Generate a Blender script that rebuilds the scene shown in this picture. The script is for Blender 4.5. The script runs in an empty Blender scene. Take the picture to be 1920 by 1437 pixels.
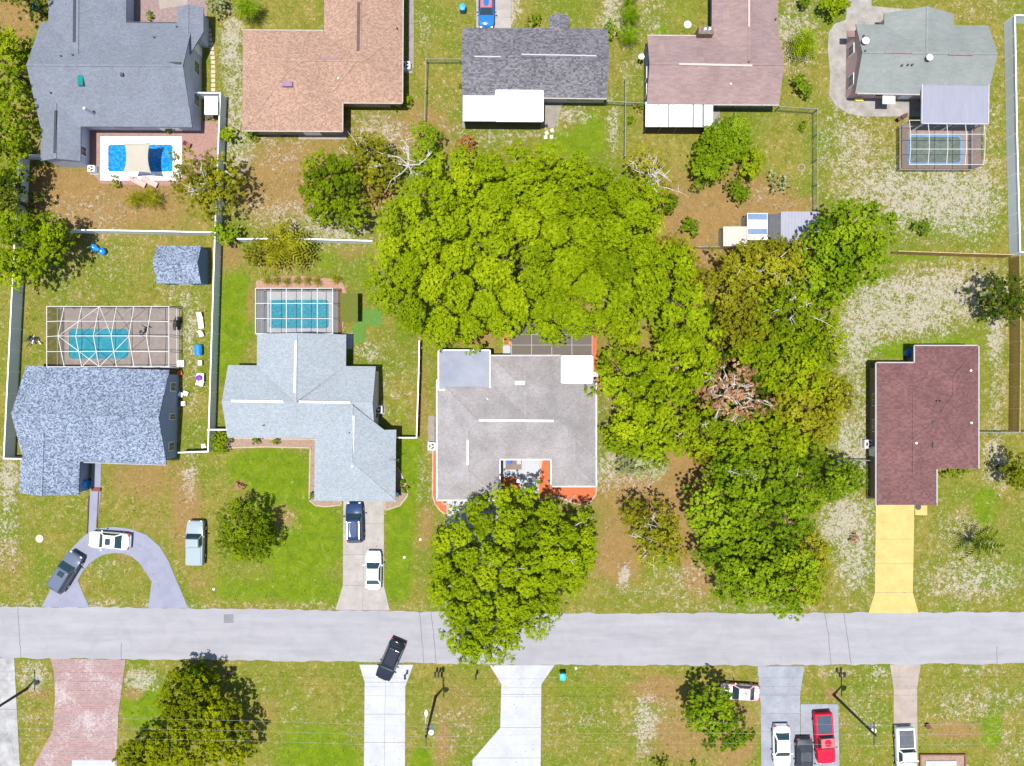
import bpy, bmesh, math, random
import numpy as np
from mathutils import Vector, Matrix
R = math.radians
random.seed(7)
rng = np.random.default_rng(11)
SC = bpy.context.scene
COL = SC.collection

# ---------------------------------------------------------------- camera, sky, sun, exposure
H = 83.0                      # camera height in metres
S = 16.0                      # photo pixels per metre on the ground
cam = bpy.data.objects.new('camera', bpy.data.cameras.new('camera'))
COL.objects.link(cam)
cam.location = (0, 0, H)
cam.data.sensor_width = 36.0
cam.data.lens = 36.0 * (H * S) / 1920.0
cam.data.clip_end = 3000
SC.camera = cam

w = bpy.data.worlds.new('World'); SC.world = w; w.use_nodes = True
nt = w.node_tree
sky = nt.nodes.new('ShaderNodeTexSky'); sky.sky_type = 'NISHITA'; sky.sun_disc = False
SUN_D = Vector((-0.10, -0.11, 1.0)).normalized()
sky.sun_elevation = math.asin(SUN_D.z)
sky.sun_rotation = math.atan2(SUN_D.x, SUN_D.y) % (2 * math.pi)
nt.links.new(sky.outputs[0], nt.nodes['Background'].inputs[0])
nt.nodes['Background'].inputs[1].default_value = 0.115
sun = bpy.data.objects.new('sun', bpy.data.lights.new('sun', 'SUN'))
COL.objects.link(sun)
sun.data.energy = 4.9; sun.data.angle = R(0.5); sun.data.color = (1.0, 0.965, 0.91)
sun.rotation_euler = (-SUN_D).to_track_quat('-Z', 'Y').to_euler()
sun.location = (0, 0, 60)
SC.view_settings.view_transform = 'Standard'
SC.view_settings.look = 'None'
SC.view_settings.gamma = 1.0
SC.view_settings.exposure = 0.62
SC.render.resolution_x = 1024; SC.render.resolution_y = 766

# ---------------------------------------------------------------- helpers
def P(px, py, z=0.0):
    """ground point that the photo shows at pixel (px, py) for a point z metres high"""
    k = (H - z) / H / S
    return Vector(((px - 960) * k, (718.5 - py) * k, z))

MATS = {}
def M(name, col, rough=.8, var=.18, scale=1.5, col2=None, bump=0., bscale=30., metal=0., spec=.3, coat=0., det=6, stretch=None, stain=0.):
    if name in MATS: return MATS[name]
    m = bpy.data.materials.new(name); m.use_nodes = True
    n = m.node_tree.nodes; l = m.node_tree.links; b = n['Principled BSDF']
    b.inputs['Roughness'].default_value = rough
    b.inputs['Metallic'].default_value = metal
    b.inputs['Specular IOR Level'].default_value = spec
    b.inputs['Coat Weight'].default_value = coat
    if coat: b.inputs['Coat Roughness'].default_value = .14
    tc = n.new('ShaderNodeTexCoord'); src = tc.outputs['Object']
    if stretch:
        mp = n.new('ShaderNodeMapping'); mp.inputs['Scale'].default_value = stretch
        l.new(src, mp.inputs[0]); src = mp.outputs[0]
    no = n.new('ShaderNodeTexNoise'); no.inputs['Scale'].default_value = scale; no.inputs['Detail'].default_value = det
    no.inputs['Roughness'].default_value = .65
    l.new(src, no.inputs['Vector'])
    mr = n.new('ShaderNodeMapRange'); mr.inputs[1].default_value = .3; mr.inputs[2].default_value = .7
    l.new(no.outputs[0], mr.inputs[0])
    mx = n.new('ShaderNodeMix'); mx.data_type = 'RGBA'
    c2 = col2 if col2 else tuple(min(1, c * (1 + var)) for c in col)
    c1 = col if col2 else tuple(c * (1 - var) for c in col)
    mx.inputs['A'].default_value = (*c1, 1); mx.inputs['B'].default_value = (*c2, 1)
    l.new(mr.outputs[0], mx.inputs['Factor'])
    out = mx.outputs['Result']
    if stain:
        sn = n.new('ShaderNodeTexNoise'); sn.inputs['Scale'].default_value = .42; sn.inputs['Detail'].default_value = 7; sn.inputs['Roughness'].default_value = .62; sn.inputs['Distortion'].default_value = .8
        l.new(tc.outputs['Object'], sn.inputs['Vector'])
        sr = n.new('ShaderNodeMapRange'); sr.inputs[1].default_value = .45; sr.inputs[2].default_value = .72; sr.inputs[3].default_value = 1; sr.inputs[4].default_value = 1-stain
        l.new(sn.outputs[0], sr.inputs[0]); ss = n.new('ShaderNodeVectorMath'); ss.operation = 'SCALE'
        l.new(out, ss.inputs[0]); l.new(sr.outputs[0], ss.inputs['Scale']); out = ss.outputs[0]
    l.new(out, b.inputs['Base Color'])
    if bump:
        n2 = n.new('ShaderNodeTexNoise'); n2.inputs['Scale'].default_value = bscale; n2.inputs['Detail'].default_value = 3
        l.new(src, n2.inputs['Vector'])
        bp = n.new('ShaderNodeBump'); bp.inputs['Strength'].default_value = bump; bp.inputs['Distance'].default_value = .05
        l.new(n2.outputs[0], bp.inputs['Height']); l.new(bp.outputs[0], b.inputs['Normal'])
    MATS[name] = m
    return m

def shingle(name, ca, cb, cell=(.24, .15), streak=.12, mott=.12, spread=1.0):
    """rows of asphalt shingles, every tab its own tone, plus weathering"""
    if name in MATS: return MATS[name]
    m = bpy.data.materials.new(name); m.use_nodes = True
    n = m.node_tree.nodes; l = m.node_tree.links; b = n['Principled BSDF']
    b.inputs['Roughness'].default_value = .85; b.inputs['Specular IOR Level'].default_value = .25
    tc = n.new('ShaderNodeTexCoord')
    wob = n.new('ShaderNodeTexNoise'); wob.inputs['Scale'].default_value = 1.1; wob.inputs['Detail'].default_value = 2
    l.new(tc.outputs['Object'], wob.inputs['Vector'])
    add = n.new('ShaderNodeVectorMath'); add.operation = 'MULTIPLY_ADD'
    l.new(wob.outputs['Color'], add.inputs[0]); add.inputs[1].default_value = (.35, .2, 0); l.new(tc.outputs['Object'], add.inputs[2])
    mp = n.new('ShaderNodeMapping'); mp.inputs['Scale'].default_value = (1 / cell[0], 1 / cell[1], 0)
    l.new(add.outputs[0], mp.inputs[0])
    fl = n.new('ShaderNodeVectorMath'); fl.operation = 'FLOOR'; l.new(mp.outputs[0], fl.inputs[0])
    wn = n.new('ShaderNodeTexWhiteNoise'); wn.noise_dimensions = '3D'; l.new(fl.outputs[0], wn.inputs['Vector'])
    n1 = n.new('ShaderNodeTexNoise'); n1.inputs['Scale'].default_value = 9; n1.inputs['Detail'].default_value = 3
    l.new(tc.outputs['Object'], n1.inputs['Vector'])
    mul = n.new('ShaderNodeMath'); mul.operation = 'MULTIPLY_ADD'; mul.inputs[1].default_value = 1.4; 
    l.new(n1.outputs[0], mul.inputs[0]); 
    sub = n.new('ShaderNodeMath'); sub.operation = 'MULTIPLY_ADD'; sub.inputs[1].default_value = .75 * spread; sub.inputs[2].default_value = -.58 - .3 * (spread - 1)
    l.new(wn.outputs['Value'], sub.inputs[0]); l.new(sub.outputs[0], mul.inputs[2])
    mul.use_clamp = True
    mx = n.new('ShaderNodeMix'); mx.data_type = 'RGBA'
    mx.inputs['A'].default_value = (*ca, 1); mx.inputs['B'].default_value = (*cb, 1)
    l.new(mul.outputs[0], mx.inputs['Factor'])
    n2 = n.new('ShaderNodeTexNoise'); n2.inputs['Scale'].default_value = .35; n2.inputs['Detail'].default_value = 6; n2.inputs['Roughness'].default_value = .6
    l.new(tc.outputs['Object'], n2.inputs['Vector'])
    mr = n.new('ShaderNodeMapRange'); mr.inputs[1].default_value = .3; mr.inputs[2].default_value = .7
    mr.inputs[3].default_value = 1 - mott; mr.inputs[4].default_value = 1 + mott
    l.new(n2.outputs[0], mr.inputs[0])
    sc = n.new('ShaderNodeVectorMath'); sc.operation = 'SCALE'
    l.new(mx.outputs['Result'], sc.inputs[0]); l.new(mr.outputs[0], sc.inputs['Scale'])
    l.new(sc.outputs[0], b.inputs['Base Color'])
    bp = n.new('ShaderNodeBump'); bp.inputs['Strength'].default_value = .5; bp.inputs['Distance'].default_value = .03
    l.new(mul.outputs[0], bp.inputs['Height']); l.new(bp.outputs[0], b.inputs['Normal'])
    MATS[name] = m
    return m

def see_through(name, col, alpha, rough=.7):
    m = M(name, col, rough, var=.08)
    m.node_tree.nodes['Principled BSDF'].inputs['Alpha'].default_value = alpha
    return m

def leafmat(name, dark, mid, light, trans=.35):
    """foliage: the tint attribute (leaf and clump variety, painted inner shade) drives the colour"""
    if name in MATS: return MATS[name]
    m = bpy.data.materials.new(name); m.use_nodes = True
    n = m.node_tree.nodes; l = m.node_tree.links
    n.remove(n['Principled BSDF'])
    at = n.new('ShaderNodeAttribute'); at.attribute_name = 'tint'
    cr = n.new('ShaderNodeValToRGB'); e = cr.color_ramp.elements
    e[0].position = .0; e[0].color = (*dark, 1); e[1].position = 1.; e[1].color = (*light, 1)
    q = cr.color_ramp.elements.new(.5); q.color = (*mid, 1)
    l.new(at.outputs['Fac'], cr.inputs[0])
    d = n.new('ShaderNodeBsdfDiffuse'); t = n.new('ShaderNodeBsdfTranslucent'); g = n.new('ShaderNodeBsdfGlossy')
    g.inputs['Roughness'].default_value = .5; g.inputs['Color'].default_value = (.55, .55, .5, 1)
    l.new(cr.outputs[0], d.inputs[0]); l.new(cr.outputs[0], t.inputs[0])
    a = n.new('ShaderNodeMixShader'); a.inputs[0].default_value = trans
    l.new(d.outputs[0], a.inputs[1]); l.new(t.outputs[0], a.inputs[2])
    b = n.new('ShaderNodeMixShader'); b.inputs[0].default_value = .004
    l.new(a.outputs[0], b.inputs[1]); l.new(g.outputs[0], b.inputs[2])
    l.new(b.outputs[0], n['Material Output'].inputs[0])
    MATS[name] = m
    return m

class MB:
    def __init__(s): s.v = []; s.f = []
    def add(s, vs, fs):
        o = len(s.v); s.v += [tuple(v) for v in vs]; s.f += [tuple(i + o for i in f) for f in fs]; return s
    def box(s, x0, x1, y0, y1, z0, z1):
        return s.add([(x0,y0,z0),(x1,y0,z0),(x1,y1,z0),(x0,y1,z0),(x0,y0,z1),(x1,y0,z1),(x1,y1,z1),(x0,y1,z1)],
                     [(3,2,1,0),(4,5,6,7),(0,1,5,4),(1,2,6,5),(2,3,7,6),(3,0,4,7)])
    def prism(s, pts, z0, z1):
        pts = [(p[0], p[1]) for p in pts]
        a = sum(pts[i][0]*pts[(i+1) % len(pts)][1] - pts[(i+1) % len(pts)][0]*pts[i][1] for i in range(len(pts)))
        if a < 0: pts = pts[::-1]
        n = len(pts)
        return s.add([(x, y, z0) for x, y in pts] + [(x, y, z1) for x, y in pts],
                     [tuple(range(n-1, -1, -1)), tuple(range(n, 2*n))] + [(i, (i+1) % n, n+(i+1) % n, n+i) for i in range(n)])
    def bar(s, a, b, w, h=None, up=(0, 0, 1)):
        a = Vector(a); b = Vector(b); d = (b-a).normalized(); h = h or w
        u = d.cross(Vector(up))
        if u.length < 1e-3: u = d.cross(Vector((0, 1, 0)))
        u.normalize(); v = u.cross(d).normalized(); u *= w/2; v *= h/2
        vs = [a-u-v, a+u-v, a+u+v, a-u+v, b-u-v, b+u-v, b+u+v, b-u+v]
        return s.add(vs, [(0,1,2,3),(7,6,5,4),(0,4,5,1),(1,5,6,2),(2,6,7,3),(3,7,4,0)])
    def cyl(s, a, b, r0, r1=None, n=10):
        a = Vector(a); b = Vector(b); r1 = r0 if r1 is None else r1
        d = (b-a).normalized(); u = d.orthogonal().normalized(); v = d.cross(u)
        vs = []
        for p, r in ((a, r0), (b, r1)):
            for i in range(n):
                t = 2*math.pi*i/n; vs.append(p + (u*math.cos(t) + v*math.sin(t))*r)
        return s.add(vs, [tuple(range(n-1, -1, -1)), tuple(range(n, 2*n))] + [(i, (i+1) % n, n+(i+1) % n, n+i) for i in range(n)])
    def tube(s, pts, rs, n=7):
        rings = []; pts = [Vector(p) for p in pts]
        for k, p in enumerate(pts):
            d = (pts[min(k+1, len(pts)-1)] - pts[max(k-1, 0)]).normalized()
            u = d.cross(Vector((.3, .9, .1))).normalized(); v = d.cross(u)
            rings += [p + (u*math.cos(2*math.pi*i/n) + v*math.sin(2*math.pi*i/n))*rs[k] for i in range(n)]
        fs = [tuple(range(n-1, -1, -1)), tuple(range(n*(len(pts)-1), n*len(pts)))]
        for k in range(len(pts)-1):
            fs += [(k*n+i, k*n+(i+1) % n, (k+1)*n+(i+1) % n, (k+1)*n+i) for i in range(n)]
        return s.add(rings, fs)
    def ell(s, c, rx, ry, rz, n=12, m=7, z0=-90):
        vs = []; 
        for j in range(m+1):
            t = R(z0 + (90-z0)*j/m)
            for i in range(n):
                f = 2*math.pi*i/n
                vs.append((c[0]+rx*math.cos(t)*math.cos(f), c[1]+ry*math.cos(t)*math.sin(f), c[2]+rz*math.sin(t)))
        fs = [tuple(range(n-1, -1, -1))]
        for j in range(m): fs += [(j*n+i, j*n+(i+1) % n, (j+1)*n+(i+1) % n, (j+1)*n+i) for i in range(n)]
        return s.add(vs, fs)
    def mesh(s, name, mat, smooth=False):
        me = bpy.data.meshes.new(name); me.from_pydata(s.v, [], s.f); me.materials.append(mat)
        if smooth: me.polygons.foreach_set('use_smooth', [True]*len(me.polygons))
        me.update(); return me
    def build(s, name, mat, parent=None, smooth=False, loc=None, bevel=0, **kw):
        me = s.mesh(name, mat, smooth)
        o = inst(name, me, parent, loc)
        if bevel:
            b = o.modifiers.new('bevel', 'BEVEL'); b.width = bevel; b.segments = 2; b.limit_method = 'ANGLE'
        for k, v in kw.items(): o[k] = v
        return o

def inst(name, me, parent=None, loc=None, rz=0):
    o = bpy.data.objects.new(name, me); COL.objects.link(o)
    if loc is not None: o.location = loc
    if rz: o.rotation_euler.z = rz
    if parent is not None: o.parent = parent
    return o

def thing(name, label, cat, loc, rz=0, group=None, kind=None):
    o = bpy.data.objects.new(name, None); COL.objects.link(o)
    o.location = loc; o.rotation_euler.z = rz; o.empty_display_size = .3
    if label: o['label'] = label
    if cat: o['category'] = cat
    if group: o['group'] = group
    if kind: o['kind'] = kind
    return o
def tag(o, label=None, cat=None, group=None, kind=None):
    if label: o['label'] = label
    if cat: o['category'] = cat
    if group: o['group'] = group
    if kind: o['kind'] = kind
    return o

def ring(outer, inner, z0, z1):
    """flat slab with a hole: outer rect (x0,x1,y0,y1), inner list of points (ccw)"""
    x0, x1, y0, y1 = outer; cx = sum(p[0] for p in inner)/len(inner); cy = sum(p[1] for p in inner)/len(inner)
    out = []
    cand = [math.atan2(b-cy, a-cx) for a, b in ((x0,y0),(x1,y0),(x1,y1),(x0,y1))]
    ang = [math.atan2(p[1]-cy, p[0]-cx) for p in inner]
    snap = {min(range(len(ang)), key=lambda i: abs((ang[i]-c+math.pi) % (2*math.pi)-math.pi)): c for c in cand}
    for i, a in enumerate(ang):
        a = snap.get(i, a); c, s_ = math.cos(a), math.sin(a)
        t = min((((x1 if c > 0 else x0)-cx)/c) if abs(c) > 1e-6 else 1e9, (((y1 if s_ > 0 else y0)-cy)/s_) if abs(s_) > 1e-6 else 1e9)
        out.append((cx+c*t, cy+s_*t))
    n = len(inner); mb = MB()
    vs = [(x, y, z1) for x, y in inner] + [(x, y, z1) for x, y in out] + [(x, y, z0) for x, y in inner] + [(x, y, z0) for x, y in out]
    fs = []
    for i in range(n):
        j = (i+1) % n
        fs += [(i, n+i, n+j, j), (i, j, 2*n+j, 2*n+i), (n+i, 3*n+i, 3*n+j, n+j)]
    return mb.add(vs, fs)
def rrect(x0, x1, y0, y1, r, k=6):
    pts = []
    for cx, cy, a0 in ((x1-r, y1-r, 0), (x0+r, y1-r, 90), (x0+r, y0+r, 180), (x1-r, y0+r, 270)):
        for i in range(k+1):
            a = R(a0 + 90*i/k); pts.append((cx+r*math.cos(a), cy+r*math.sin(a)))
    return pts

# ---------------------------------------------------------------- ground
def make_lawn():
    fx = np.arange(-66, 66.01, .33); fy = np.arange(-50, 50.01, .33)
    far = [-1500, -700, -300, -150, -90]
    xs = np.concatenate([far, fx, [-a for a in far[::-1]]]); ys = np.concatenate([far, fy, [-a for a in far[::-1]]])
    X, Y = np.meshgrid(xs, ys)
    W = np.zeros(X.shape + (4,), np.float32); W[..., 3] = 1
    PX = X*S + 960; PY = 718.5 - Y*S
    # R lush green, G pale sand, B orange soil : (px, py, rx, ry, channel, weight)
    pt = [
     (200,380,230,90,2,.45),(550,340,160,110,2,.4),(300,950,120,180,2,.35),(850,1350,90,100,2,.3),(1100,1360,110,90,2,.25),(1330,1350,110,110,2,.45),(1380,380,180,60,2,.4),(100,500,90,90,2,.25),(90,1020,80,130,2,.2),(1000,1340,900,30,1,.15),(1720,250,200,250,1,.35),(1620,900,60,250,1,.35),(700,240,140,60,2,.4),(800,260,100,60,2,.4),
     (20,40,60,55,2,.8),(190,370,150,60,2,.75),(150,400,110,40,1,.45),(330,330,40,30,1,.3),(250,345,110,18,0,.45),(90,345,45,40,2,.5),
     (433,90,25,90,1,.95),(440,190,22,60,1,.6),(440,270,30,70,1,.8),(500,60,60,30,0,.35),(520,280,90,50,1,.5),(530,330,100,90,2,.5),(520,400,110,40,1,.6),
     (640,430,80,35,1,.9),(700,240,60,40,1,.7),(750,270,50,40,1,.5),(800,180,45,150,2,.2),(795,60,22,60,1,.45),(840,200,30,60,1,.4),
     (1060,270,70,40,0,.7),(1000,250,60,15,1,.6),(1070,215,55,22,1,.75),(900,260,60,30,1,.5),(1110,240,30,60,0,.7),(1150,240,9,60,1,.9),
     (1150,30,30,50,1,.9),(1060,20,70,30,0,.3),(960,15,18,35,1,.95),(1215,30,40,60,1,.5),(1290,20,60,40,0,.5),(1240,57,12,12,0,1),
     (1490,70,45,80,1,.85),(1490,140,40,30,2,.35),(1440,240,90,45,0,.25),(1380,330,80,40,2,.35),(1400,390,140,30,2,.6),(1450,370,60,30,1,.35),
     (1260,350,60,60,2,.35),(1290,430,70,40,2,.75),(1340,490,60,28,2,1.0),(1300,480,70,30,1,.3),(1180,120,20,60,1,.5),(1190,230,18,40,0,.3),
     (1590,260,60,60,1,.55),(1720,370,140,60,1,.9),(1800,380,90,70,1,.75),(1620,330,80,60,1,.45),(1840,280,50,200,1,.35),(1870,150,20,150,0,.35),(1850,10,80,30,1,.35),
     (1790,545,150,55,1,.95),(1650,580,100,60,1,.9),(1720,600,100,40,1,.85),(1600,640,50,50,1,.8),(1690,655,60,18,0,1),(1780,640,60,10,0,.8),(1720,485,110,14,0,.6),
     (1600,760,40,120,1,.55),(1600,850,40,50,1,.8),(1625,720,22,120,0,.35),(1870,620,18,50,1,1),(1870,740,20,150,1,.6),(1865,870,25,60,1,.8),(1840,690,14,90,0,.35),
     (1580,980,55,55,1,1),(1600,1060,50,60,1,.75),(1560,1120,80,25,0,.3),(1850,950,30,42,0,1),(1800,1000,60,60,1,.55),(1820,1090,120,50,1,.75),(1740,1000,25,60,0,.35),(1880,960,40,60,2,.35),
     (1190,930,110,60,2,.65),(1260,930,50,100,2,1),(1160,1040,60,70,2,.8),(1310,1050,35,70,2,.9),(1170,1080,12,24,1,1),(1250,1110,130,18,1,.5),(1290,1075,60,22,1,.6),(1200,1100,100,30,0,.25),
     (1140,760,25,120,1,.35),(1145,880,35,50,1,.75),(1200,900,40,30,1,.6),(1130,640,40,50,2,.25),(1145,700,30,50,2,.4),(1260,880,30,50,2,.9),(1200,760,80,140,2,.6),
     (1390,750,160,380,2,.7),(1540,640,50,30,2,.6),
     (860,630,80,18,2,.95),(790,740,14,110,2,.5),(800,900,22,60,1,.5),(800,990,20,60,2,.6),(740,720,40,90,1,.35),(740,690,45,60,0,.4),(690,660,30,20,1,.7),(740,780,35,40,0,.5),
     (445,580,45,90,0,1),(425,680,25,70,0,.7),(430,480,30,40,2,.6),(540,490,90,25,2,.4),(610,490,40,30,0,.6),(660,470,30,25,2,.5),(470,570,10,60,2,.6),
     (500,880,90,45,0,1),(560,1000,100,110,0,.95),(430,1100,60,50,0,.5),(530,970,36,32,2,.6),(530,970,36,32,1,.4),(450,910,10,10,2,.8),(560,1110,150,30,0,.6),
     (750,980,30,100,0,1),(745,1090,35,60,0,.8),(770,860,28,60,0,.9),(760,930,20,40,0,.8),
     (130,370,60,30,2,.3),(200,470,120,50,1,.35),(120,540,100,60,1,.3),(340,500,60,100,2,.3),(320,530,40,60,1,.4),(360,700,18,150,1,.5),(350,600,30,70,1,.55),(80,640,30,90,2,.25),
     (15,900,22,60,1,1),(15,1010,30,80,1,.6),(12,1050,30,60,2,.4),(130,940,50,40,1,.3),(260,890,60,40,2,.5),(350,950,26,90,2,.6),(355,900,16,50,1,.8),(300,960,60,60,0,.2),(10,600,20,200,0,.4),(5,450,20,60,1,.4),
     (200,1060,50,30,1,.35),(220,1110,60,20,0,.4),(370,1090,30,40,2,.3),(230,1045,25,14,2,.3),(300,1100,50,30,0,.2),
     (265,1275,35,25,1,1),(250,1300,30,18,2,.6),(270,1320,50,60,0,1),(60,1270,30,25,1,.9),(60,1340,30,100,1,.35),(70,1300,40,12,2,.6),(440,1270,40,30,0,.5),
     (560,1320,110,60,0,.45),(600,1420,100,60,0,.9),(500,1330,60,30,2,.4),(530,1300,90,30,1,.2),(790,1300,30,50,0,.4),(790,1430,25,40,0,.9),(860,1320,60,60,2,.25),(850,1360,60,60,1,.35),(830,1400,12,60,2,.5),
     (1100,1290,90,20,0,.5),(1100,1370,100,60,1,.25),(1100,1420,100,50,0,.35),(1230,1290,50,30,2,.7),(1210,1360,22,70,1,.9),(1250,1390,70,60,2,.45),(1240,1330,60,30,1,.3),(1380,1390,40,60,2,.65),(1400,1270,60,14,1,.2),(1290,1420,60,30,0,.3),
     (1590,1290,60,30,0,.5),(1620,1330,60,90,1,.4),(1560,1300,14,10,2,1),(1555,1262,50,8,1,.6),(1650,1260,20,12,1,.7),(1780,1275,70,20,0,.4),(1850,1310,120,30,1,.55),(1790,1370,60,22,2,.7),(1860,1370,22,40,0,1),(1800,1345,70,20,1,.4),(1900,1400,40,50,1,.5),(1840,1260,90,10,1,.5),
     (480,1137,480,9,1,.4),(1400,1140,250,9,1,.5),(140,1131,200,7,1,.5),
    ]
    for px, py, rx, ry, ch, wt in pt:
        d = np.sqrt(((PX-px)/(rx*1.5+4))**2 + ((PY-py)/(ry*1.5+4))**2)
        f = np.clip((1.0-d)/.85, 0, 1); f = f*f*(3-2*f)*wt
        W[..., ch] = 1-(1-W[..., ch])*(1-f)
    ny, nx = X.shape
    co = np.stack([X, Y, np.zeros_like(X)], -1).reshape(-1, 3).astype(np.float32)
    i = np.arange((ny-1)*(nx-1)); r = i//(nx-1); c = i % (nx-1); a = r*nx+c
    fc = np.stack([a, a+1, a+nx+1, a+nx], -1).astype(np.int32)
    me = bpy.data.meshes.new('lawn')
    me.vertices.add(len(co)); me.vertices.foreach_set('co', co.ravel())
    me.loops.add(fc.size); me.loops.foreach_set('vertex_index', fc.ravel())
    me.polygons.add(len(fc)); me.polygons.foreach_set('loop_start', np.arange(0, fc.size, 4)); me.polygons.foreach_set('loop_total', np.full(len(fc), 4))
    at = me.attributes.new('soil', 'FLOAT_COLOR', 'POINT'); at.data.foreach_set('color', W.reshape(-1))
    me.update()
    m = bpy.data.materials.new('lawn_soil'); m.use_nodes = True
    n = m.node_tree.nodes; l = m.node_tree.links; b = n['Principled BSDF']
    b.inputs['Roughness'].default_value = 1.; b.inputs['Specular IOR Level'].default_value = .0
    tc = n.new('ShaderNodeTexCoord'); A = n.new('ShaderNodeAttribute'); A.attribute_name = 'soil'
    sep = n.new('ShaderNodeSeparateColor'); l.new(A.outputs['Color'], sep.inputs[0])
    def noise(s, d=5, r=.6, dist=0):
        q = n.new('ShaderNodeTexNoise'); q.inputs['Scale'].default_value = s; q.inputs['Detail'].default_value = d
        q.inputs['Roughness'].default_value = r; q.inputs['Distortion'].default_value = dist
        l.new(tc.outputs['Object'], q.inputs['Vector']); return q.outputs[0]
    def mth(op, a, b_, c=None, clamp=False):
        q = n.new('ShaderNodeMath'); q.operation = op; q.use_clamp = clamp
        for k, v in enumerate((a, b_, c)):
            if v is None: continue
            if isinstance(v, (int, float)): q.inputs[k].default_value = v
            else: l.new(v, q.inputs[k])
        return q.outputs[0]
    def mixc(f, a, b_):
        q = n.new('ShaderNodeMix'); q.data_type = 'RGBA'
        for k, v in (('Factor', f), ('A', a), ('B', b_)):
            if isinstance(v, tuple): q.inputs[k].default_value = (*v, 1)
            elif isinstance(v, float): q.inputs[k].default_value = v
            else: l.new(v, q.inputs[k])
        return q.outputs['Result']
    def sm(v, a, b_):
        q = n.new('ShaderNodeMapRange'); q.interpolation_type = 'SMOOTHSTEP'
        q.inputs[1].default_value = a; q.inputs[2].default_value = b_; l.new(v, q.inputs[0]); return q.outputs[0]
    nb = noise(.13, 6, .62, .3); nm = noise(.75, 6, .7, .6); nf = noise(2.6, 6, .78, 1.2); nff = noise(9.0, 3, .8)
    olive = mixc(sm(nm, .3, .68), GRASS['olive'], GRASS['straw'])
    olive = mixc(sm(nb, .38, .66), olive, GRASS['mid'])
    olive = mixc(mth('MULTIPLY', sm(nf, .49, .64), .45), olive, GRASS['pale'])
    lush = mixc(sm(nm, .3, .7), GRASS['lush'], GRASS['lush2'])
    lush = mixc(mth('MULTIPLY', sm(nf, .48, .68), .45), lush, GRASS['straw'])
    g1 = mth('MULTIPLY_ADD', nm, .9, mth('SUBTRACT', sep.outputs[0], .95))
    c = mixc(sm(g1, -.12, .22), olive, lush)
    soil = mixc(sm(nm, .3, .7), GRASS['soil'], GRASS['soil2'])
    soil = mixc(mth('MULTIPLY', sm(nf, .45, .8), .55), soil, GRASS['dust'])
    d1 = mth('ADD', mth('MULTIPLY_ADD', nm, .8, mth('SUBTRACT', sep.outputs[2], .93)), mth('MULTIPLY', nf, .25))
    c = mixc(mth('MULTIPLY', sm(d1, -.2, .35), .92), c, soil)
    s1 = mth('ADD', mth('ADD', mth('MULTIPLY', nf, 1.7), mth('MULTIPLY', nm, .55)), mth('MULTIPLY_ADD', sep.outputs[1], .34, -1.375))
    sand = mixc(sm(nff, .3, .7), GRASS['sand'], GRASS['sand2'])
    c = mixc(mth('MULTIPLY', sm(s1, -.06, .10), .86), c, sand)
    # darker green weed tufts
    wd = mth('MULTIPLY', sm(noise(1.7, 5, .75, 1.2), .56, .70), .55)
    c = mixc(wd, c, GRASS['weed'])
    v = mth('MULTIPLY_ADD', nff, .5, .75)
    sc = n.new('ShaderNodeVectorMath'); sc.operation = 'SCALE'; l.new(c, sc.inputs[0]); l.new(v, sc.inputs['Scale'])
    l.new(sc.outputs[0], b.inputs['Base Color'])
    bp = n.new('ShaderNodeBump'); bp.inputs['Strength'].default_value = .9; bp.inputs['Distance'].default_value = .12
    l.new(mth('ADD', nf, nff), bp.inputs['Height']); l.new(bp.outputs[0], b.inputs['Normal'])
    me.materials.append(m)
    o = inst('lawn', me); tag(o, kind='structure'); return o
GRASS = dict(olive=(.120,.132,.012), straw=(.220,.180,.040), mid=(.108,.148,.010), pale=(.40,.33,.17), lush=(.080,.150,.006), lush2=(.145,.200,.009),
             soil=(.27,.155,.062), soil2=(.20,.128,.045), dust=(.38,.29,.18), sand=(.30,.262,.205), sand2=(.43,.385,.33), weed=(.055,.08,.010))
make_lawn()

# scattered low weed tufts give the lawn real relief
def tufts():
    n = 26000
    c = np.stack([rng.uniform(-62, 62, n), rng.uniform(-46, 46, n)], -1)
    keep = ~((c[:, 1] < -25.8) & (c[:, 1] > -33.2))
    c = c[keep]; n = len(c)
    s = rng.uniform(.05, .13, n); k = 4
    ang = rng.uniform(0, 6.28, (n, k)); tl = rng.uniform(.5, 1.2, (n, k))
    base = np.repeat(c[:, None, :], k, 1)
    d = np.stack([np.cos(ang), np.sin(ang)], -1); p = np.stack([-np.sin(ang), np.cos(ang)], -1)
    ss = s[:, None, None]
    v0 = np.concatenate([base - p*ss*.35, np.zeros((n, k, 1))], -1)
    v1 = np.concatenate([base + p*ss*.35, np.zeros((n, k, 1))], -1)
    v2 = np.concatenate([base + d*ss*1.2*tl[..., None], (s[:, None]*tl*.9)[..., None]], -1)
    co = np.stack([v0, v1, v2], 2).reshape(-1, 3)
    nt_ = n*k; me = bpy.data.meshes.new('weed_tufts')
    me.vertices.add(len(co)); me.vertices.foreach_set('co', co.astype(np.float32).ravel())
    me.loops.add(nt_*3); me.loops.foreach_set('vertex_index', np.arange(nt_*3, dtype=np.int32))
    me.polygons.add(nt_); me.polygons.foreach_set('loop_start', np.arange(0, nt_*3, 3)); me.polygons.foreach_set('loop_total', np.full(nt_, 3))
    tint = np.repeat(rng.random(n), k*3).astype(np.float32)
    me.attributes.new('tint', 'FLOAT', 'POINT').data.foreach_set('value', tint)
    me.materials.append(leafmat('weed_leaf', (.07,.10,.012), (.15,.17,.03), (.26,.24,.08), .2))
    me.update(); o = inst('weed_tufts', me); tag(o, 'low weed and grass tufts dotted over the yards', 'grass', kind='stuff')
tufts()
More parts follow.
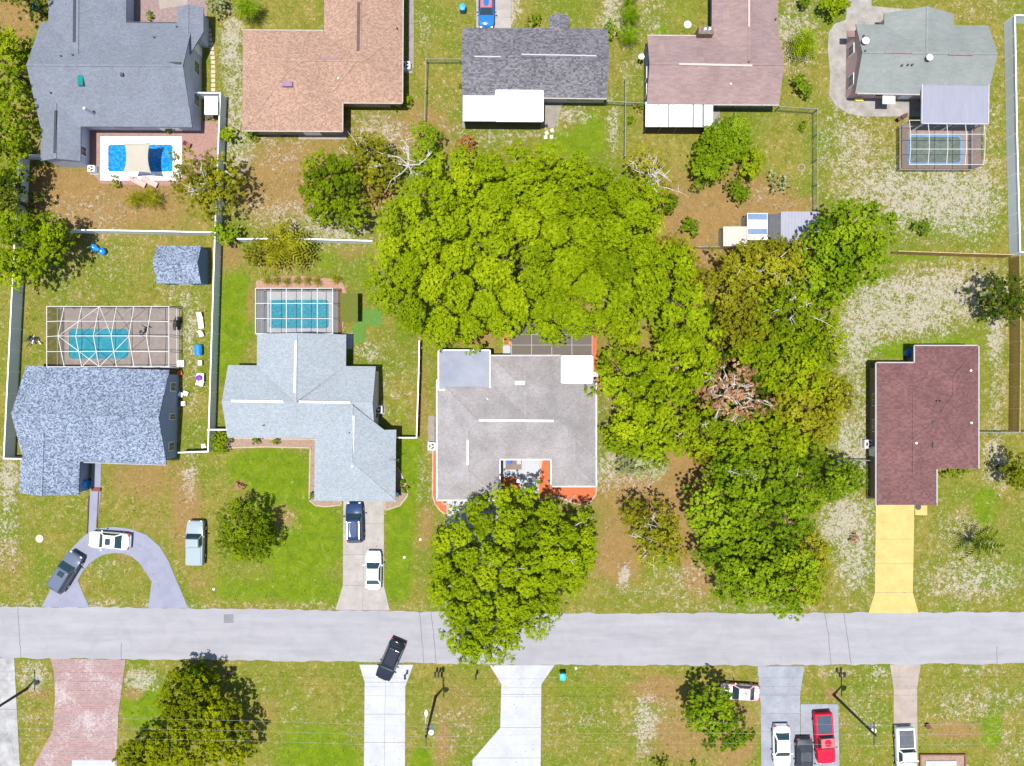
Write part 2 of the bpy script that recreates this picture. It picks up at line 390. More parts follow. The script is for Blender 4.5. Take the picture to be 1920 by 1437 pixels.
# ---------------------------------------------------------------- road, driveways, paving
m_road = M('road_asphalt', (0.215,0.212,0.229), .9, scale=.5, col2=(0.272,0.268,0.285), bump=.15, bscale=40, stretch=(.22, 1.6, 1), det=10, stain=0.1)
m_seal = M('crack_seal', (0.12,0.118,0.125), .8)
m_conc = M('concrete', (0.245,0.225,0.205), .9, scale=.8, col2=(0.315,0.29,0.27), bump=.1, det=9, stain=.16)
m_white = M('concrete_white', (0.31,0.32,0.345), .85, scale=.6, col2=(0.37,0.375,0.395), bump=.05, det=9, stain=0.12)
m_deckw = M('deck_white', (.60,.60,.60), .8, scale=1, col2=(.66,.66,.66))
m_lilac = M('concrete_lilac', (0.18,0.186,0.245), .85, scale=.7, col2=(0.21,0.217,0.275), bump=.05, det=8, stain=0.1)
m_yel = M('concrete_yellow', (0.4,0.285,0.095), .85, scale=.8, col2=(0.46,0.34,0.13), bump=.05, det=9, stain=0.1)
m_beige = M('concrete_beige', (0.24,0.195,0.165), .9, scale=.8, col2=(0.3,0.255,0.225), bump=.1, det=9, stain=0.14)
m_grey = M('concrete_grey', (0.175,0.185,0.215), .9, scale=.5, col2=(0.255,0.265,0.295), bump=.1, det=10, stain=0.15)
m_stain = M('concrete_stained', (0.16,0.16,0.165), .9, scale=.5, col2=(0.36,0.355,0.35), bump=.1, det=10)
m_joint = M('joint', (.22,.20,.18), .95)

top = [(-3000,1130),(0,1137),(240,1139),(480,1142),(720,1146),(960,1150),(1400,1149.5),(1920,1147.5),(5000,1140)]
bot = [(5000,1238),(1920,1244),(1400,1248),(960,1246.5),(720,1242),(480,1238.5),(240,1236),(0,1234),(-3000,1228)]
def wob(ch, amp=.11, step=.7):
    out = []
    for a, b in zip(ch[:-1], ch[1:]):
        a = P(*a); b = P(*b)
        n = 1 if max(abs(a.x), abs(b.x)) > 90 else max(1, int((b-a).length/step))
        for i in range(n):
            q = a.lerp(b, i/n); out.append((q.x, q.y + random.uniform(-amp, amp)))
    q = P(*ch[-1]); out.append((q.x, q.y)); return out
road = MB().prism(wob(top) + wob(bot), .0, .045).build('road', m_road); tag(road, kind='structure')
for ch, dx in (([(34,1137),(36,1180),(40,1234)],0), ([(228,1205),(228,1236)],0), ([(787,1148),(790,1180),(795,1244)],0), ([(808,1148),(812,1180),(818,1244)],0),
               ([(1546,1148),(1553,1190),(1558,1246)],0), ([(1581,1148),(1588,1190),(1596,1246)],0), ([(1869,1212),(1869,1244)],0)):
    mb = MB()
    pts = []
    for a, b in zip(ch[:-1], ch[1:]):
        for i in range(8): q = P(*a).lerp(P(*b), i/8); pts.append(Vector((q.x+random.uniform(-.05,.05), q.y, .048)))
    pts.append(P(*ch[-1]) + Vector((0,0,.048)))
    for a, b in zip(pts[:-1], pts[1:]): mb.bar(a, b, .07, .006)
    mb.build('crack_seal', m_seal, road)
q0 = P(420,1152); q1 = P(438,1168)
MB().box(q0.x, q1.x, q1.y, q0.y, .045, .052).build('asphalt_patch', M('asphalt_patch', (0.15,0.155,0.165), .9, bump=.3, scale=6), road)

def slabs(name, L, Rr, cuts, mat, z=.05, gap=.045, zoff=0, split=None, seg=1):
    """driveway: left and right edge polylines (px) are cut into slabs at pixel rows"""
    def at(ch, y):
        for a, b in zip(ch[:-1], ch[1:]):
            if min(a[1], b[1]) - .01 <= y <= max(a[1], b[1]) + .01:
                t = (y-a[1])/((b[1]-a[1]) or 1); return a[0]+(b[0]-a[0])*t
        return ch[0][0] if abs(y-ch[0][1]) < abs(y-ch[-1][1]) else ch[-1][0]
    c = P(L[0][0], L[0][1])
    e = thing(name, None, None, c, kind='structure')
    bed = [P(x, y)-c for x, y in L] + [P(x, y)-c for x, y in Rr[::-1]]
    MB().prism(bed, .0, z-.028+zoff).build('bed', m_joint, e)
    for y0, y1 in zip(cuts[:-1], cuts[1:]):
        ys = [y0 + .4] + [q[1] for q in L if y0+1 < q[1] < y1-1] + [y1 - .4]
        yr = [y0 + .4] + [q[1] for q in Rr if y0+1 < q[1] < y1-1] + [y1 - .4]
        l_ = [(at(L, y), y) for y in ys]; r_ = [(at(Rr, y), y) for y in yr]
        cols = [(l_, r_)]
        if split:
            sp = [((a[0]+b[0])/2, a[1]) for a, b in ((l_[0], r_[0]), (l_[-1], r_[-1]))]
            sl = [(x-.35, y) for x, y in sp]; sr = [(x+.35, y) for x, y in sp]
            cols = [(l_, sl), (sr, r_)]
        for a, b in cols:
            MB().prism([P(x, y)-c for x, y in a] + [P(x, y)-c for x, y in b[::-1]], 0, z+zoff).build('slab', mat, e)
    return e
slabs('driveway', [(644,938),(643,1098),(629,1143)], [(720,938),(720,1098),(731,1146)], [938,982,1040,1098,1144], m_conc, split=True)
slabs('driveway', [(838,925),(836,1010),(834,1149)], [(938,925),(930,1010),(950,1150)], [925,1000,1075,1150], m_white)
slabs('driveway', [(1642,946),(1640,1112),(1628,1150)], [(1714,946),(1711,1112),(1722,1150)], [946,1011,1057,1111,1150], m_yel)
slabs('driveway', [(674,1246),(684,1280),(682,1500)], [(775,1247),(760,1287),(759,1500)], [1246,1279,1339,1392,1460,1500], m_white, split=True)
slabs('driveway', [(918,1247),(940,1283),(938,1365),(886,1425),(886,1500)], [(1040,1247),(1015,1283),(1013,1500)], [1247,1302,1364,1421,1500], m_white)
slabs('driveway', [(1420,1249),(1426,1320),(1428,1500)], [(1508,1249),(1500,1300),(1500,1500)], [1249,1301,1338,1372,1440,1500], m_grey)
slabs('parking_pad', [(1501,1320),(1501,1500)], [(1571,1320),(1575,1500)], [1320,1372,1440,1500], m_grey)
slabs('driveway', [(1668,1246),(1675,1290),(1675,1500)], [(1726,1246),(1719,1290),(1721,1500)], [1246,1290,1357,1430,1500], m_beige)
slabs('driveway', [(893,-80),(893,56)], [(958,-80),(958,56)], [-80,-30,33,56], m_conc, split=True)
slabs('garden_path', [(765,-60),(765,128)], [(776,-60),(776,128)], [-60,0,20,45,70,95,128], M('concrete_weathered', (0.17,0.15,0.13), .9, scale=1.5, col2=(0.24,0.22,0.195), bump=.1))
slabs('concrete_drive', [(-60,1234),(-60,1500)], [(27,1234),(41,1500)], [1234,1330,1500], m_stain)
e = thing('doorstep_pad', None, None, P(1725,957), kind='structure')
c = P(1725,957); a = P(1715.5,948); b = P(1738,966)
MB().box(a.x-c.x, b.x-c.x, b.y-c.y, a.y-c.y, 0, .06).build('slab', m_yel, e)

# horseshoe drive
def arc_drive():
    outer = [(78,1138),(92,1112),(104,1085),(118,1055),(135,1028),(160,1003),(190,990),(215,988),(245,992),(275,1003),(300,1025),(318,1055),(331,1088),(343,1115),(353,1140)]
    inner = [(168,1139),(155,1110),(146,1088),(158,1068),(168,1057),(180,1048),(195,1040),(215,1037),(232,1038),(248,1044),(262,1056),(274,1074),(285,1090),(282,1112),(278,1140)]
    c = P(215,1050); e = thing('horseshoe_driveway', None, None, c, kind='structure')
    for k, (i, j) in enumerate(((0,3),(3,6),(6,9),(9,12),(12,14))):
        poly = outer[i:j+1] + inner[i:j+1][::-1]
        MB().prism([P(x, y)-c for x, y in poly], 0, .05).build('slab', m_lilac, e)
arc_drive()
e = thing('front_walk', None, None, P(177,920), kind='structure'); c = P(177,920)
MB().prism([P(x, y)-c for x, y in ((173,868),(190,868),(189,930),(182,992),(166,1003),(169,930))], 0, .055).build('slab', m_lilac, e)
for ch in ([(167,930),(164,1000)], [(186,918),(182,990)]):
    mb = MB(); mb.bar(P(*ch[0])-c+Vector((0,0,.05)), P(*ch[1])-c+Vector((0,0,.05)), .12, .12)
    mb.build('edging', M('brick_edge', (0.12,0.05,0.04), .9), e)

# red brick driveway with worn white patches
e = thing('brick_driveway', None, None, P(160,1330), kind='structure'); c = P(160,1330)
bm_ = bpy.data.materials.new('worn_brick'); bm_.use_nodes = True
n = bm_.node_tree.nodes; l = bm_.node_tree.links
tc = n.new('ShaderNodeTexCoord'); br = n.new('ShaderNodeTexBrick'); br.inputs['Scale'].default_value = 1
br.inputs['Brick Width'].default_value = .42; br.inputs['Row Height'].default_value = .21; br.inputs['Mortar Size'].default_value = .015
br.inputs['Color1'].default_value = (.20,.115,.11,1); br.inputs['Color2'].default_value = (.25,.155,.15,1); br.inputs['Mortar'].default_value = (.26,.22,.21,1)
l.new(tc.outputs['Object'], br.inputs[0])
n1 = n.new('ShaderNodeTexNoise'); n1.inputs['Scale'].default_value = 3.5; n1.inputs['Detail'].default_value = 6; n1.inputs['Roughness'].default_value = .75; l.new(tc.outputs['Object'], n1.inputs[0])
n2 = n.new('ShaderNodeTexNoise'); n2.inputs['Scale'].default_value = .3; n2.inputs['Detail'].default_value = 4; l.new(tc.outputs['Object'], n2.inputs[0])
ad = n.new('ShaderNodeMath'); ad.operation = 'ADD'; l.new(n1.outputs[0], ad.inputs[0]); l.new(n2.outputs[0], ad.inputs[1])
mr = n.new('ShaderNodeMapRange'); mr.inputs[1].default_value = 1.0; mr.inputs[2].default_value = 1.2; mr.inputs[4].default_value = .75; l.new(ad.outputs[0], mr.inputs[0])
mx = n.new('ShaderNodeMix'); mx.data_type = 'RGBA'; mx.inputs['B'].default_value = (.36,.32,.325,1); l.new(mr.outputs[0], mx.inputs['Factor']); l.new(br.outputs[0], mx.inputs['A'])
l.new(mx.outputs['Result'], n['Principled BSDF'].inputs['Base Color']); n['Principled BSDF'].inputs['Roughness'].default_value = .9
MB().prism([P(x, y)-c for x, y in ((95,1235),(236,1237),(229,1290),(222,1340),(218,1500),(30,1500),(62,1437),(99,1372),(104,1310),(102,1262))], 0, .06).build('paving', bm_, e)
q0 = P(136,1425); q1 = P(216,1500)
MB().box(q0.x-c.x, q1.x-c.x, q1.y-c.y, q0.y-c.y, .05, .085).build('slab', m_white, e)

# sidewalks round the grey-green house
e = thing('concrete_apron', None, None, P(1600,130), kind='structure'); c = P(1600,130)
MB().prism([P(x, y)-c for x, y in ((1596,-60),(1632,-60),(1634,12),(1700,18),(1700,60),(1608,70),(1606,186),(1720,186),(1738,200),(1730,219),(1620,219),(1590,214),(1566,198),(1554,180),(1556,140),(1552,95),(1553,62),(1565,45),(1585,38))], 0, .05).build('slab', M('concrete_mottled', (0.165,0.15,0.135), .9, scale=.7, col2=(0.3,0.285,0.26), bump=.1, det=10), e)

# stepping stones
e = thing('stepping_stone_path', 'row of small pale square stepping stones beside the blue-grey house', 'path', P(398,110)); c = P(398,110)
sm_ = MB().box(-.24, .24, -.2, .2, 0, .05).mesh('stone', M('paver_stone', (0.42,0.34,0.24), .9, var=.1))
for i in range(14):
    x = 391 + 9*math.sin(min(1, i/8)*1.5); y = 57 + i*8.6
    inst('stone', sm_, e, P(x, y)-c, random.uniform(-.12, .12))
e = thing('garden_pavers', 'five loose white square pavers on grass behind the dark grey house', 'pavers', P(1028,246)); c = P(1028,246)
sm2 = MB().box(-.2, .2, -.2, .2, 0, .05).mesh('paver', M('paver_white', (0.5,0.48,0.4), .9, var=.05))
for x, y, r in ((1024,237,.2),(1035,245,.4),(1025,250,.6),(1023,258,.1),(1034,257,0)): inst('paver', sm2, e, P(x, y)-c, r)

# mulch beds
m_mulch = M('mulch_orange', (0.34,0.085,0.03), .95, scale=6, col2=(0.46,0.13,0.055), bump=.8, bscale=25)
m_mulchb = M('mulch_brown', (0.2,0.13,0.095), .95, scale=5, col2=(0.3,0.22,0.175), bump=.8, bscale=25)
def bed(name, pts, mat, border=None):
    cx = sum(p[0] for p in pts)/len(pts); cy = sum(p[1] for p in pts)/len(pts); c = P(cx, cy)
    e = thing(name, None, None, c, kind='structure')
    MB().prism([P(x, y)-c for x, y in pts], 0, .035).build('mulch', mat, e)
    if border:
        mb = MB(); q = [P(x, y)-c for x, y in pts]; q.append(q[0])
        for a, b in zip(q[:-1], q[1:]):
            mb.bar(a+Vector((0,0,.04)), b+Vector((0,0,.04)), .16, .09)
        mb.build('edging', border, e)
pink_edge = M('edging_pink', (0.36,0.25,0.2), .9)
bed('mulch_bed', [(812,830),(823,828),(830,945),(840,945),(838,966),(826,958),(816,945),(811,930)], m_mulch, pink_edge)
bed('mulch_bed', [(1014,862),(1034,862),(1034,900),(1120,900),(1117,928),(1106,942),(1090,946),(1072,942),(1055,934),(1038,930),(1012,938),(1008,905)], m_mulch, pink_edge)
bed('mulch_bed', [(1106,610),(1118,610),(1122,720),(1119,900),(1108,900)], m_mulch)
bed('mulch_bed', [(944,612),(956,612),(956,648),(944,648)], m_mulch, pink_edge)
bed('mulch_bed', [(940,896),(990,896),(990,925),(940,925)], m_mulch)
bed('mulch_bed', [(480,528),(500,520),(560,517),(640,525),(655,560),(640,625),(480,545)], M('mulch_red', (0.25,0.13,0.085), .95, scale=5, col2=(0.36,0.23,0.17), bump=.8, bscale=25))
bed('mulch_bed', [(430,822),(600,824),(600,935),(640,940),(640,947),(612,950),(592,948),(580,938),(582,840),(500,838),(425,840)], m_mulchb, M('edging_tan', (0.33,0.26,0.19), .9))
bed('mulch_bed', [(735,870),(748,880),(764,915),(764,930),(750,948),(722,957),(722,938),(740,930)], m_mulchb, M('edging_tan', (0.33,0.26,0.19), .9))
def slabp(name, pts, mat, z=.06, part='slab'):
    cx = sum(p[0] for p in pts)/len(pts); cy = sum(p[1] for p in pts)/len(pts); c = P(cx, cy)
    e = thing(name, None, None, c, kind='structure')
    MB().prism([P(x, y)-c for x, y in pts], 0, z).build(part, mat, e); return e
slabp('courtyard', [(938,858),(1018,858),(1008,925),(992,930),(975,930),(975,895),(938,895)], m_white, .07)
slabp('step_pad', [(943,649),(957,649),(957,668),(943,668)], m_white)
slabp('patio', [(156,228),(420,228),(412,300),(330,350),(190,345),(160,310)], M('paver_red', (0.21,0.11,0.09), .9, scale=4, col2=(0.29,0.18,0.15), bump=.3), .05, 'paving')
slabp('patio', [(235,-60),(395,-60),(388,45),(236,48)], M('paver_mauve', (0.17,0.11,0.105), .9, scale=3, col2=(0.25,0.19,0.18), bump=.3), .05, 'paving')
slabp('patio', [(290,-60),(350,-60),(352,10),(300,18)], m_beige, .06)
slabp('concrete_strip', [(640,625),(662,625),(661,655),(640,655)], m_white)
slabp('artificial_turf', [(681,580),(715,580),(715,610),(684,612),(684,640),(661,646),(661,612)], M('artificial_turf', (0.06,0.14,0.02), .9, scale=2, col2=(0.09,0.18,0.03), bump=.4, bscale=60), .045)
slabp('patio', [(1590,40),(1604,40),(1604,60),(1590,60)], m_beige, .08)
slabp('side_yard_strip', [(803,780),(815,780),(815,850),(803,850)], M('concrete_weathered', (0.17,0.15,0.13)))
slabp('patio', [(560,240),(650,240),(650,262),(560,262)], m_beige, .05)
slabp('patio', [(867,180),(1060,180),(1040,240),(867,240)], M('concrete_weathered', (0.17,0.15,0.13)), .05)
slabp('patio', [(1208,190),(1350,190),(1350,246),(1208,246)], M('concrete_weathered', (0.17,0.15,0.13)), .05)
# ---------------------------------------------------------------- houses
m_glass = M('window_glass', (.03,.05,.07), .08, var=.1, spec=.8)
m_trim = M('white_trim', (.82,.81,.80), .5, var=.04)
m_metal = M('galvanised', (.62,.62,.64), .4, var=.1, metal=.6)
m_dark = M('dark_metal', (.05,.05,.055), .5)
EZ = 2.65                      # eave height
class House:
    def __init__(s, label, anchor, roofm, wallm, rz=0, gutter=m_trim, pitch=.4, gut_w=.12, name='house', cat='house', ez=EZ):
        s.ez = ez; s.anc = P(*anchor, ez); s.anc.z = 0; s.rz = rz; s.pitch = pitch
        s.e = thing(name, label, cat, s.anc, rz)
        s.roofm, s.wallm, s.gm, s.gw = roofm, wallm, gutter, gut_w
        s.caps = []; s.w = []; s.rb = MB(); s.wb = MB(); s.n = 0
        s.ovh = .5
    def L(s, px, py, z):
        d = P(px, py, z) - s.anc; c, q = math.cos(-s.rz), math.sin(-s.rz)
        return Vector((d.x*c - d.y*q, d.x*q + d.y*c, z))
    def Lr(s, px, py):
        k = (H-s.ez)/H/S; return ((px-960)*k - s.anc.x, (718.5-py)*k - s.anc.y)
    def wing(s, x0, y0, x1, y1, axis, a='g', b='g', ext_a=None, ext_b=None, walls=True, inset=(0,0,0,0)):
        """eave rectangle in photo pixels; end a = west / south, end b = east / north; g gable, h hip, v valley into another wing"""
        X0, Y1 = s.Lr(x0, y0); X1, Y0 = s.Lr(x1, y1); dz = .005*s.n; s.n += 1
        U0, U1, V0, V1 = (X0, X1, Y0, Y1) if axis == 'x' else (Y0, Y1, X0, X1)
        hw = (V1-V0)/2; vc = (V0+V1)/2; zr = s.ez+dz + hw*s.pitch; ze = s.ez+dz
        ea = hw if a == 'h' else (0 if a == 'g' else -(hw if ext_a is None else ext_a))
        eb = hw if b == 'h' else (0 if b == 'g' else -(hw if ext_b is None else ext_b))
        r0, r1 = U0+ea, U1-eb
        if r0 > r1: r0 = r1 = (U0+U1)/2; zr = min(zr, ze + (U1-U0)/2*s.pitch)
        T = (lambda u, v, z: (u, v, z)) if axis == 'x' else (lambda u, v, z: (v, u, z))
        t = .14
        vs = [T(U0,V0,ze),T(U1,V0,ze),T(U1,V1,ze),T(U0,V1,ze),T(r0,vc,zr),T(r1,vc,zr)]
        vs += [(x, y, z-t) for x, y, z in vs]
        fs = [(0,1,5,4),(2,3,4,5),(1,2,5),(3,0,4),(7,6,10,11),(9,8,11,10),(8,7,11),(6,9,10),(0,6,7,1),(1,7,8,2),(2,8,9,3),(3,9,6,0)]
        if a == 'g':
            fs = [f for f in fs if f not in ((3,0,4),(6,9,10),(3,9,6,0))] + [(0,4,10,6),(4,3,9,10)]
        if b == 'g':
            fs = [f for f in fs if f not in ((1,2,5),(8,7,11),(1,7,8,2))] + [(5,1,7,11),(2,5,11,8)]
        if a == 'v': fs = [f for f in fs if f not in ((3,0,4),(6,9,10),(3,9,6,0))]
        if b == 'v': fs = [f for f in fs if f not in ((1,2,5),(8,7,11),(1,7,8,2))]
        s.rb.add(vs, fs)
        s.w.append((X0, X1, Y0, Y1, axis, a, b, ze, zr, vc, hw, U0, U1, r0, r1))
        for end, u, r_ in ((a, U0, r0), (b, U1, r1)):
            if end == 'h':
                for v in (V0, V1): s.caps.append((T(u, v, ze+.01), T(r_, vc, zr+.01)))
        s.caps.append((T(r0, vc, zr+.012), T(r1, vc, zr+.012)))
        o = s.ovh + .006*s.n
        ga = .12 if a == 'g' else o; gb = .12 if b == 'g' else o
        ga = -.5 if a == 'v' else ga; gb = -.5 if b == 'v' else gb
        if walls:
            q = [T(U0+ga, V0+o, 0), T(U1-gb, V1-o, 0)]
            s.wb.box(min(q[0][0],q[1][0]), max(q[0][0],q[1][0]), min(q[0][1],q[1][1]), max(q[0][1],q[1][1]), 0, ze-.16+o*s.pitch*0)
            for end, u, sg in ((a, U0+ga, 1), (b, U1-gb, -1)):
                if end != 'g': continue
                h2 = hw-o; zt = zr-.16; zb = ze-.17
                pv = [T(u,vc-h2,zb),T(u,vc+h2,zb),T(u,vc,zt-.02-o*0),T(u+.2*sg,vc-h2,zb),T(u+.2*sg,vc+h2,zb),T(u+.2*sg,vc,zt-.02)]
                s.wb.add(pv, [(0,1,2),(5,4,3),(0,3,4,1),(1,4,5,2),(2,5,3,0)])
        return s
    def zat(s, x, y):
        z = -1
        for X0,X1,Y0,Y1,ax,a,b,ze,zr,vc,hw,U0,U1,r0,r1 in s.w:
            u, v = (x, y) if ax == 'x' else (y, x)
            if not (min(U0,r0)-.01 <= u <= max(U1,r1)+.01 and abs(v-vc) <= hw+.01): continue
            q = ze + (hw-abs(v-vc))*s.pitch
            if a == 'h': q = min(q, ze+(u-U0)*s.pitch)
            if b == 'h': q = min(q, ze+(U1-u)*s.pitch)
            z = max(z, q)
        return z
    def top(s, px, py, dz=0):
        z = 3.5
        for _ in range(6):
            p = s.L(px, py, z); q = s.zat(p.x, p.y)
            if q < 0: return s.L(px, py, s.ez+dz)
            z = q
        p = s.L(px, py, z); p.z = z+dz; return p
    def gutters(s, segs):
        me = None
        for x0, y0, x1, y1 in segs:
            a = Vector((*s.Lr(x0, y0), s.ez-.02)); b = Vector((*s.Lr(x1, y1), s.ez-.02))
            MB().bar(a, b, s.gw, .13).build('gutter', s.gm, s.e)
    def vent(s, x0, y0, x1, y1, mat, w_=.34, name='ridge_vent'):
        a = s.top(x0, y0, .05); b = s.top(x1, y1, .05); MB().bar(a, b, w_, .12).build(name, mat, s.e)
    def pipe(s, px, py, mat=None, r=.07, h=.35):
        p = s.top(px, py); MB().cyl(p-Vector((0,0,.1)), p+Vector((0,0,h)), r, n=10).build('vent_pipe', mat or m_dark, s.e)
    def windows(s, lst):
        """side n/s/e/w of wing index, offset along the wall (0..1), width, kind"""
        for wi, side, t, wd, kind in lst:
            X0,X1,Y0,Y1,ax,a,b = s.w[wi][:7]; k = s.ovh + .006*(wi+1)
            ends = {'x': {'w': a, 'e': b}, 'y': {'s': a, 'n': b}}[ax]
            q = .12 if ends.get(side) == 'g' else k
            z0, z1 = (.9, 2.0) if kind == 'window' else (.05, 2.1)
            if side in 'ns':
                x = X0+(X1-X0)*t; y = Y1-q if side == 'n' else Y0+q; sg = 1 if side == 'n' else -1
                f = MB().box(x-wd/2-.07, x+wd/2+.07, min(y, y+.05*sg), max(y, y+.05*sg), z0-.07, z1+.07)
                g = MB().box(x-wd/2, x-.02, min(y, y+.07*sg), max(y, y+.07*sg), z0, z1); g2 = MB().box(x+.02, x+wd/2, min(y, y+.07*sg), max(y, y+.07*sg), z0, z1)
            else:
                y = Y0+(Y1-Y0)*t; x = X1-q if side == 'e' else X0+q; sg = 1 if side == 'e' else -1
                f = MB().box(min(x, x+.05*sg), max(x, x+.05*sg), y-wd/2-.07, y+wd/2+.07, z0-.07, z1+.07)
                g = MB().box(min(x, x+.07*sg), max(x, x+.07*sg), y-wd/2, y-.02, z0, z1); g2 = MB().box(min(x, x+.07*sg), max(x, x+.07*sg), y+.02, y+wd/2, z0, z1)
            nm = {'window': 'window', 'door': 'door', 'garage': 'garage_door'}[kind]
            fo = f.build(nm, m_trim, s.e)
            if kind == 'window': g.build('pane', m_glass, fo); g2.build('pane', m_glass, fo)
    def done(s):
        s.wb.build('wall', s.wallm, s.e); ro = s.rb.build('roof', s.roofm, s.e)
        for p, q in s.caps:
            if (Vector(p)-Vector(q)).length > .5: MB().bar(p, q, .24, .035).build('ridge_cap', s.roofm, ro)
    def flat(s, x0, y0, x1, y1, z, mat, name='porch_roof', t=.12, posts=True, rim=None):
        a = s.L(x0, y0, z); b = s.L(x1, y1, z)
        o = MB().box(a.x, b.x, b.y, a.y, z-t, z).build(name, mat, s.e)
        if rim:
            for q in ((a.x-.06,a.x+.06,b.y,a.y),(b.x-.06,b.x+.06,b.y,a.y),(a.x+.06,b.x-.06,a.y-.06,a.y+.06),(a.x+.06,b.x-.06,b.y-.06,b.y+.06)):
                MB().box(*q, z-t-.01, z+.05).build('edge_trim', rim, o)
        return a, b, o

wall_blue = M('wall_paleblue', (0.42,0.45,0.53), .8, var=.05)
wall_white = M('wall_white', (0.5,0.49,0.48), .8, var=.05)
wall_tan = M('wall_tan', (0.27,0.23,0.18), .8, var=.06)
wall_mauve = M('wall_mauve', (0.52,0.36,0.34), .8, var=.06)
wall_brown = M('wall_brown', (.22,.17,.12), .8, var=.06)
wall_dark = M('wall_slate', (.10,.13,.18), .8, var=.06)
satm = M('dish_white', (.8,.8,.82), .4, var=.03)
def dish(h, px, py, s_=.4):
    p = h.top(px, py); e = MB().cyl(p, p+Vector((0,0,.5)), .04).build('dish_mast', m_metal, h.e)
    MB().ell((p.x, p.y, p.z+.55), s_, s_*.95, .1, n=14).build('dish', satm, e)

# A: large blue-grey house, top left
h = House('large blue-grey shingled house with a side pool under a cream shade sail', (218,140), shingle('roof_bluegrey', (0.106,0.119,0.146), (0.171,0.189,0.224), spread=.6, mott=.1), wall_blue, rz=-.006, gutter=M('gutter_dark', (.07,.075,.085), .6), gut_w=.09)
h.wing(76, 43, 361, 238, 'x', 'g', 'g')
h.wing(90, -110, 236, 43, 'y', 'v', 'g')
h.wing(77, 238, 152, 303, 'y', 'g', 'v')
h.wing(331, 13, 381, 60, 'y', 'v', 'g', ext_a=3.2)
dv = M('vent_dark', (0.035,0.04,0.05), .7)
h.vent(63,119,340,119.5,dv,.28); h.vent(141,-40,140,79,dv,.3); h.vent(105,208,103,288,dv,.25)
a = h.top(152,150,.06); MB().box(a.x-.3,a.x+.3,a.y-.65,a.y+.65,a.z-.35,a.z+.12).build('skylight', M('skylight_teal', (.01,.16,.15), .15), h.e)
for q in ((115,106),(137,104),(96,175),(290,71),(332,51)): h.pipe(*q, r=.1, h=.2)
p = h.top(176,214); MB().cyl(p-Vector((0,0,.2)), p+Vector((-.1,.0,1.7)), .17).build('flue', m_metal, h.e)
p = h.top(230,141); MB().box(p.x-.17,p.x+.17,p.y-.17,p.y+.17,p.z-.1,p.z+.25).build('roof_box', m_dark, h.e)
h.windows([(0,'e',.62,1.3,'window'),(0,'e',.3,1.2,'window'),(0,'e',.82,.9,'door'),(0,'s',.5,2.2,'window'),(0,'s',.8,2.2,'door'),(0,'w',.5,1.3,'window'),(2,'e',.4,1.,'window'),(1,'e',.6,1.4,'window'),(0,'n',.72,1.6,'window')])
h.gutters([(152,238.5,361,238.5),(236,42,331,42)])
h.done()

# B: tan-pink hip roof
h = House('house with a tan-pink L-shaped shingle hip roof', (605,122), shingle('roof_tanpink', (0.203,0.122,0.087), (0.347,0.226,0.168), cell=(.2,.14), mott=.08), wall_tan, rz=-.006, gutter=M('gutter_pale', (.33,.30,.28), .6), gut_w=.1)
h.wing(455, 58, 643, 247, 'x', 'h', 'h'); h.wing(607, -110, 755, 193, 'y', 'h', 'h'); h.wing(460, 59, 754, 192, 'x', 'h', 'h')
h.vent(673,5,672,96,M('vent_brown', (0.09,0.055,0.05), .7),.35); h.vent(594,111,641,112,M('vent_mauve', (0.2,0.13,0.145), .7),.2)
p = h.top(540,159,.05); MB().box(p.x-.55,p.x+.55,p.y-.28,p.y+.28,p.z-.15,p.z+.2).build('roof_vent', M('vent_purple', (.20,.12,.20), .6), h.e)
h.pipe(635,148,M('pipe_green', (.55,.65,.5)),.12,.2); h.pipe(745,55,r=.09)
h.windows([(0,'s',.3,1.8,'window'),(0,'s',.65,1.8,'door'),(1,'s',.5,2.2,'window'),(1,'e',.55,1.2,'window'),(1,'e',.25,1.2,'window'),(0,'w',.5,1.2,'window')])
h.gutters([(455,247,643,247),(645,193.5,755,193.5),(755.5,-100,755.5,192),(643.5,193,643.5,247),(455,57.5,606,57.5)])
h.done()

# C: dark grey roof
h = House('low house with a dark grey shingle roof and two white porch covers', (1003,118), shingle('roof_darkgrey', (0.056,0.056,0.065), (0.170,0.162,0.179), cell=(.26,.14), spread=1.1), wall_white, rz=-.007, gutter=M('gutter_pale', (.33,.30,.28), .6))
h.wing(867, 53, 1139, 184, 'x', 'g', 'g'); h.wing(1029, 29, 1066, 53, 'y', 'v', 'g')
vw = M('vent_white', (0.33,0.33,0.35), .6, var=.05)
h.vent(890,107,939,107.5,vw,.14); h.vent(978,103,1118,105.5,vw,.14)
h.windows([(0,'s',.82,3.2,'window'),(0,'s',.5,2.0,'window'),(0,'e',.5,1.1,'window'),(0,'w',.5,1.1,'window'),(0,'n',.2,4.2,'garage')])
h.gutters([(1018,184.5,1138,185)])
mcor = M('metal_corrugated', (0.36,0.375,0.4), .45, scale=.6, col2=(0.46,0.475,0.49), stretch=(6,.4,1))
a, b, o = h.flat(868,179,930,228,2.85,mcor)
for i in range(19): x = a.x + (b.x-a.x)*(i+.5)/19; MB().box(x-.03,x+.03,b.y,a.y,2.85,2.885).build('rib', mcor, o)
h.flat(929.5,170,1018,228,3.0,M('roof_white', (0.62,0.62,0.63), .5, var=.03), rim=m_trim)
for x in (871,900,930,975,1014):
    p = h.L(x, 227, 2.6); MB().box(p.x-.06,p.x+.06,p.y-.02,p.y+.1,0,2.7).build('porch_post', m_dark, h.e)
p = h.L(872,227,2.6); q = h.L(1014,227,2.6); MB().box(p.x,q.x,p.y-.01,p.y+.01,0.05,2.6).build('porch_screen', see_through('screen_black', (.012,.012,.014), .93), h.e)
h.done()

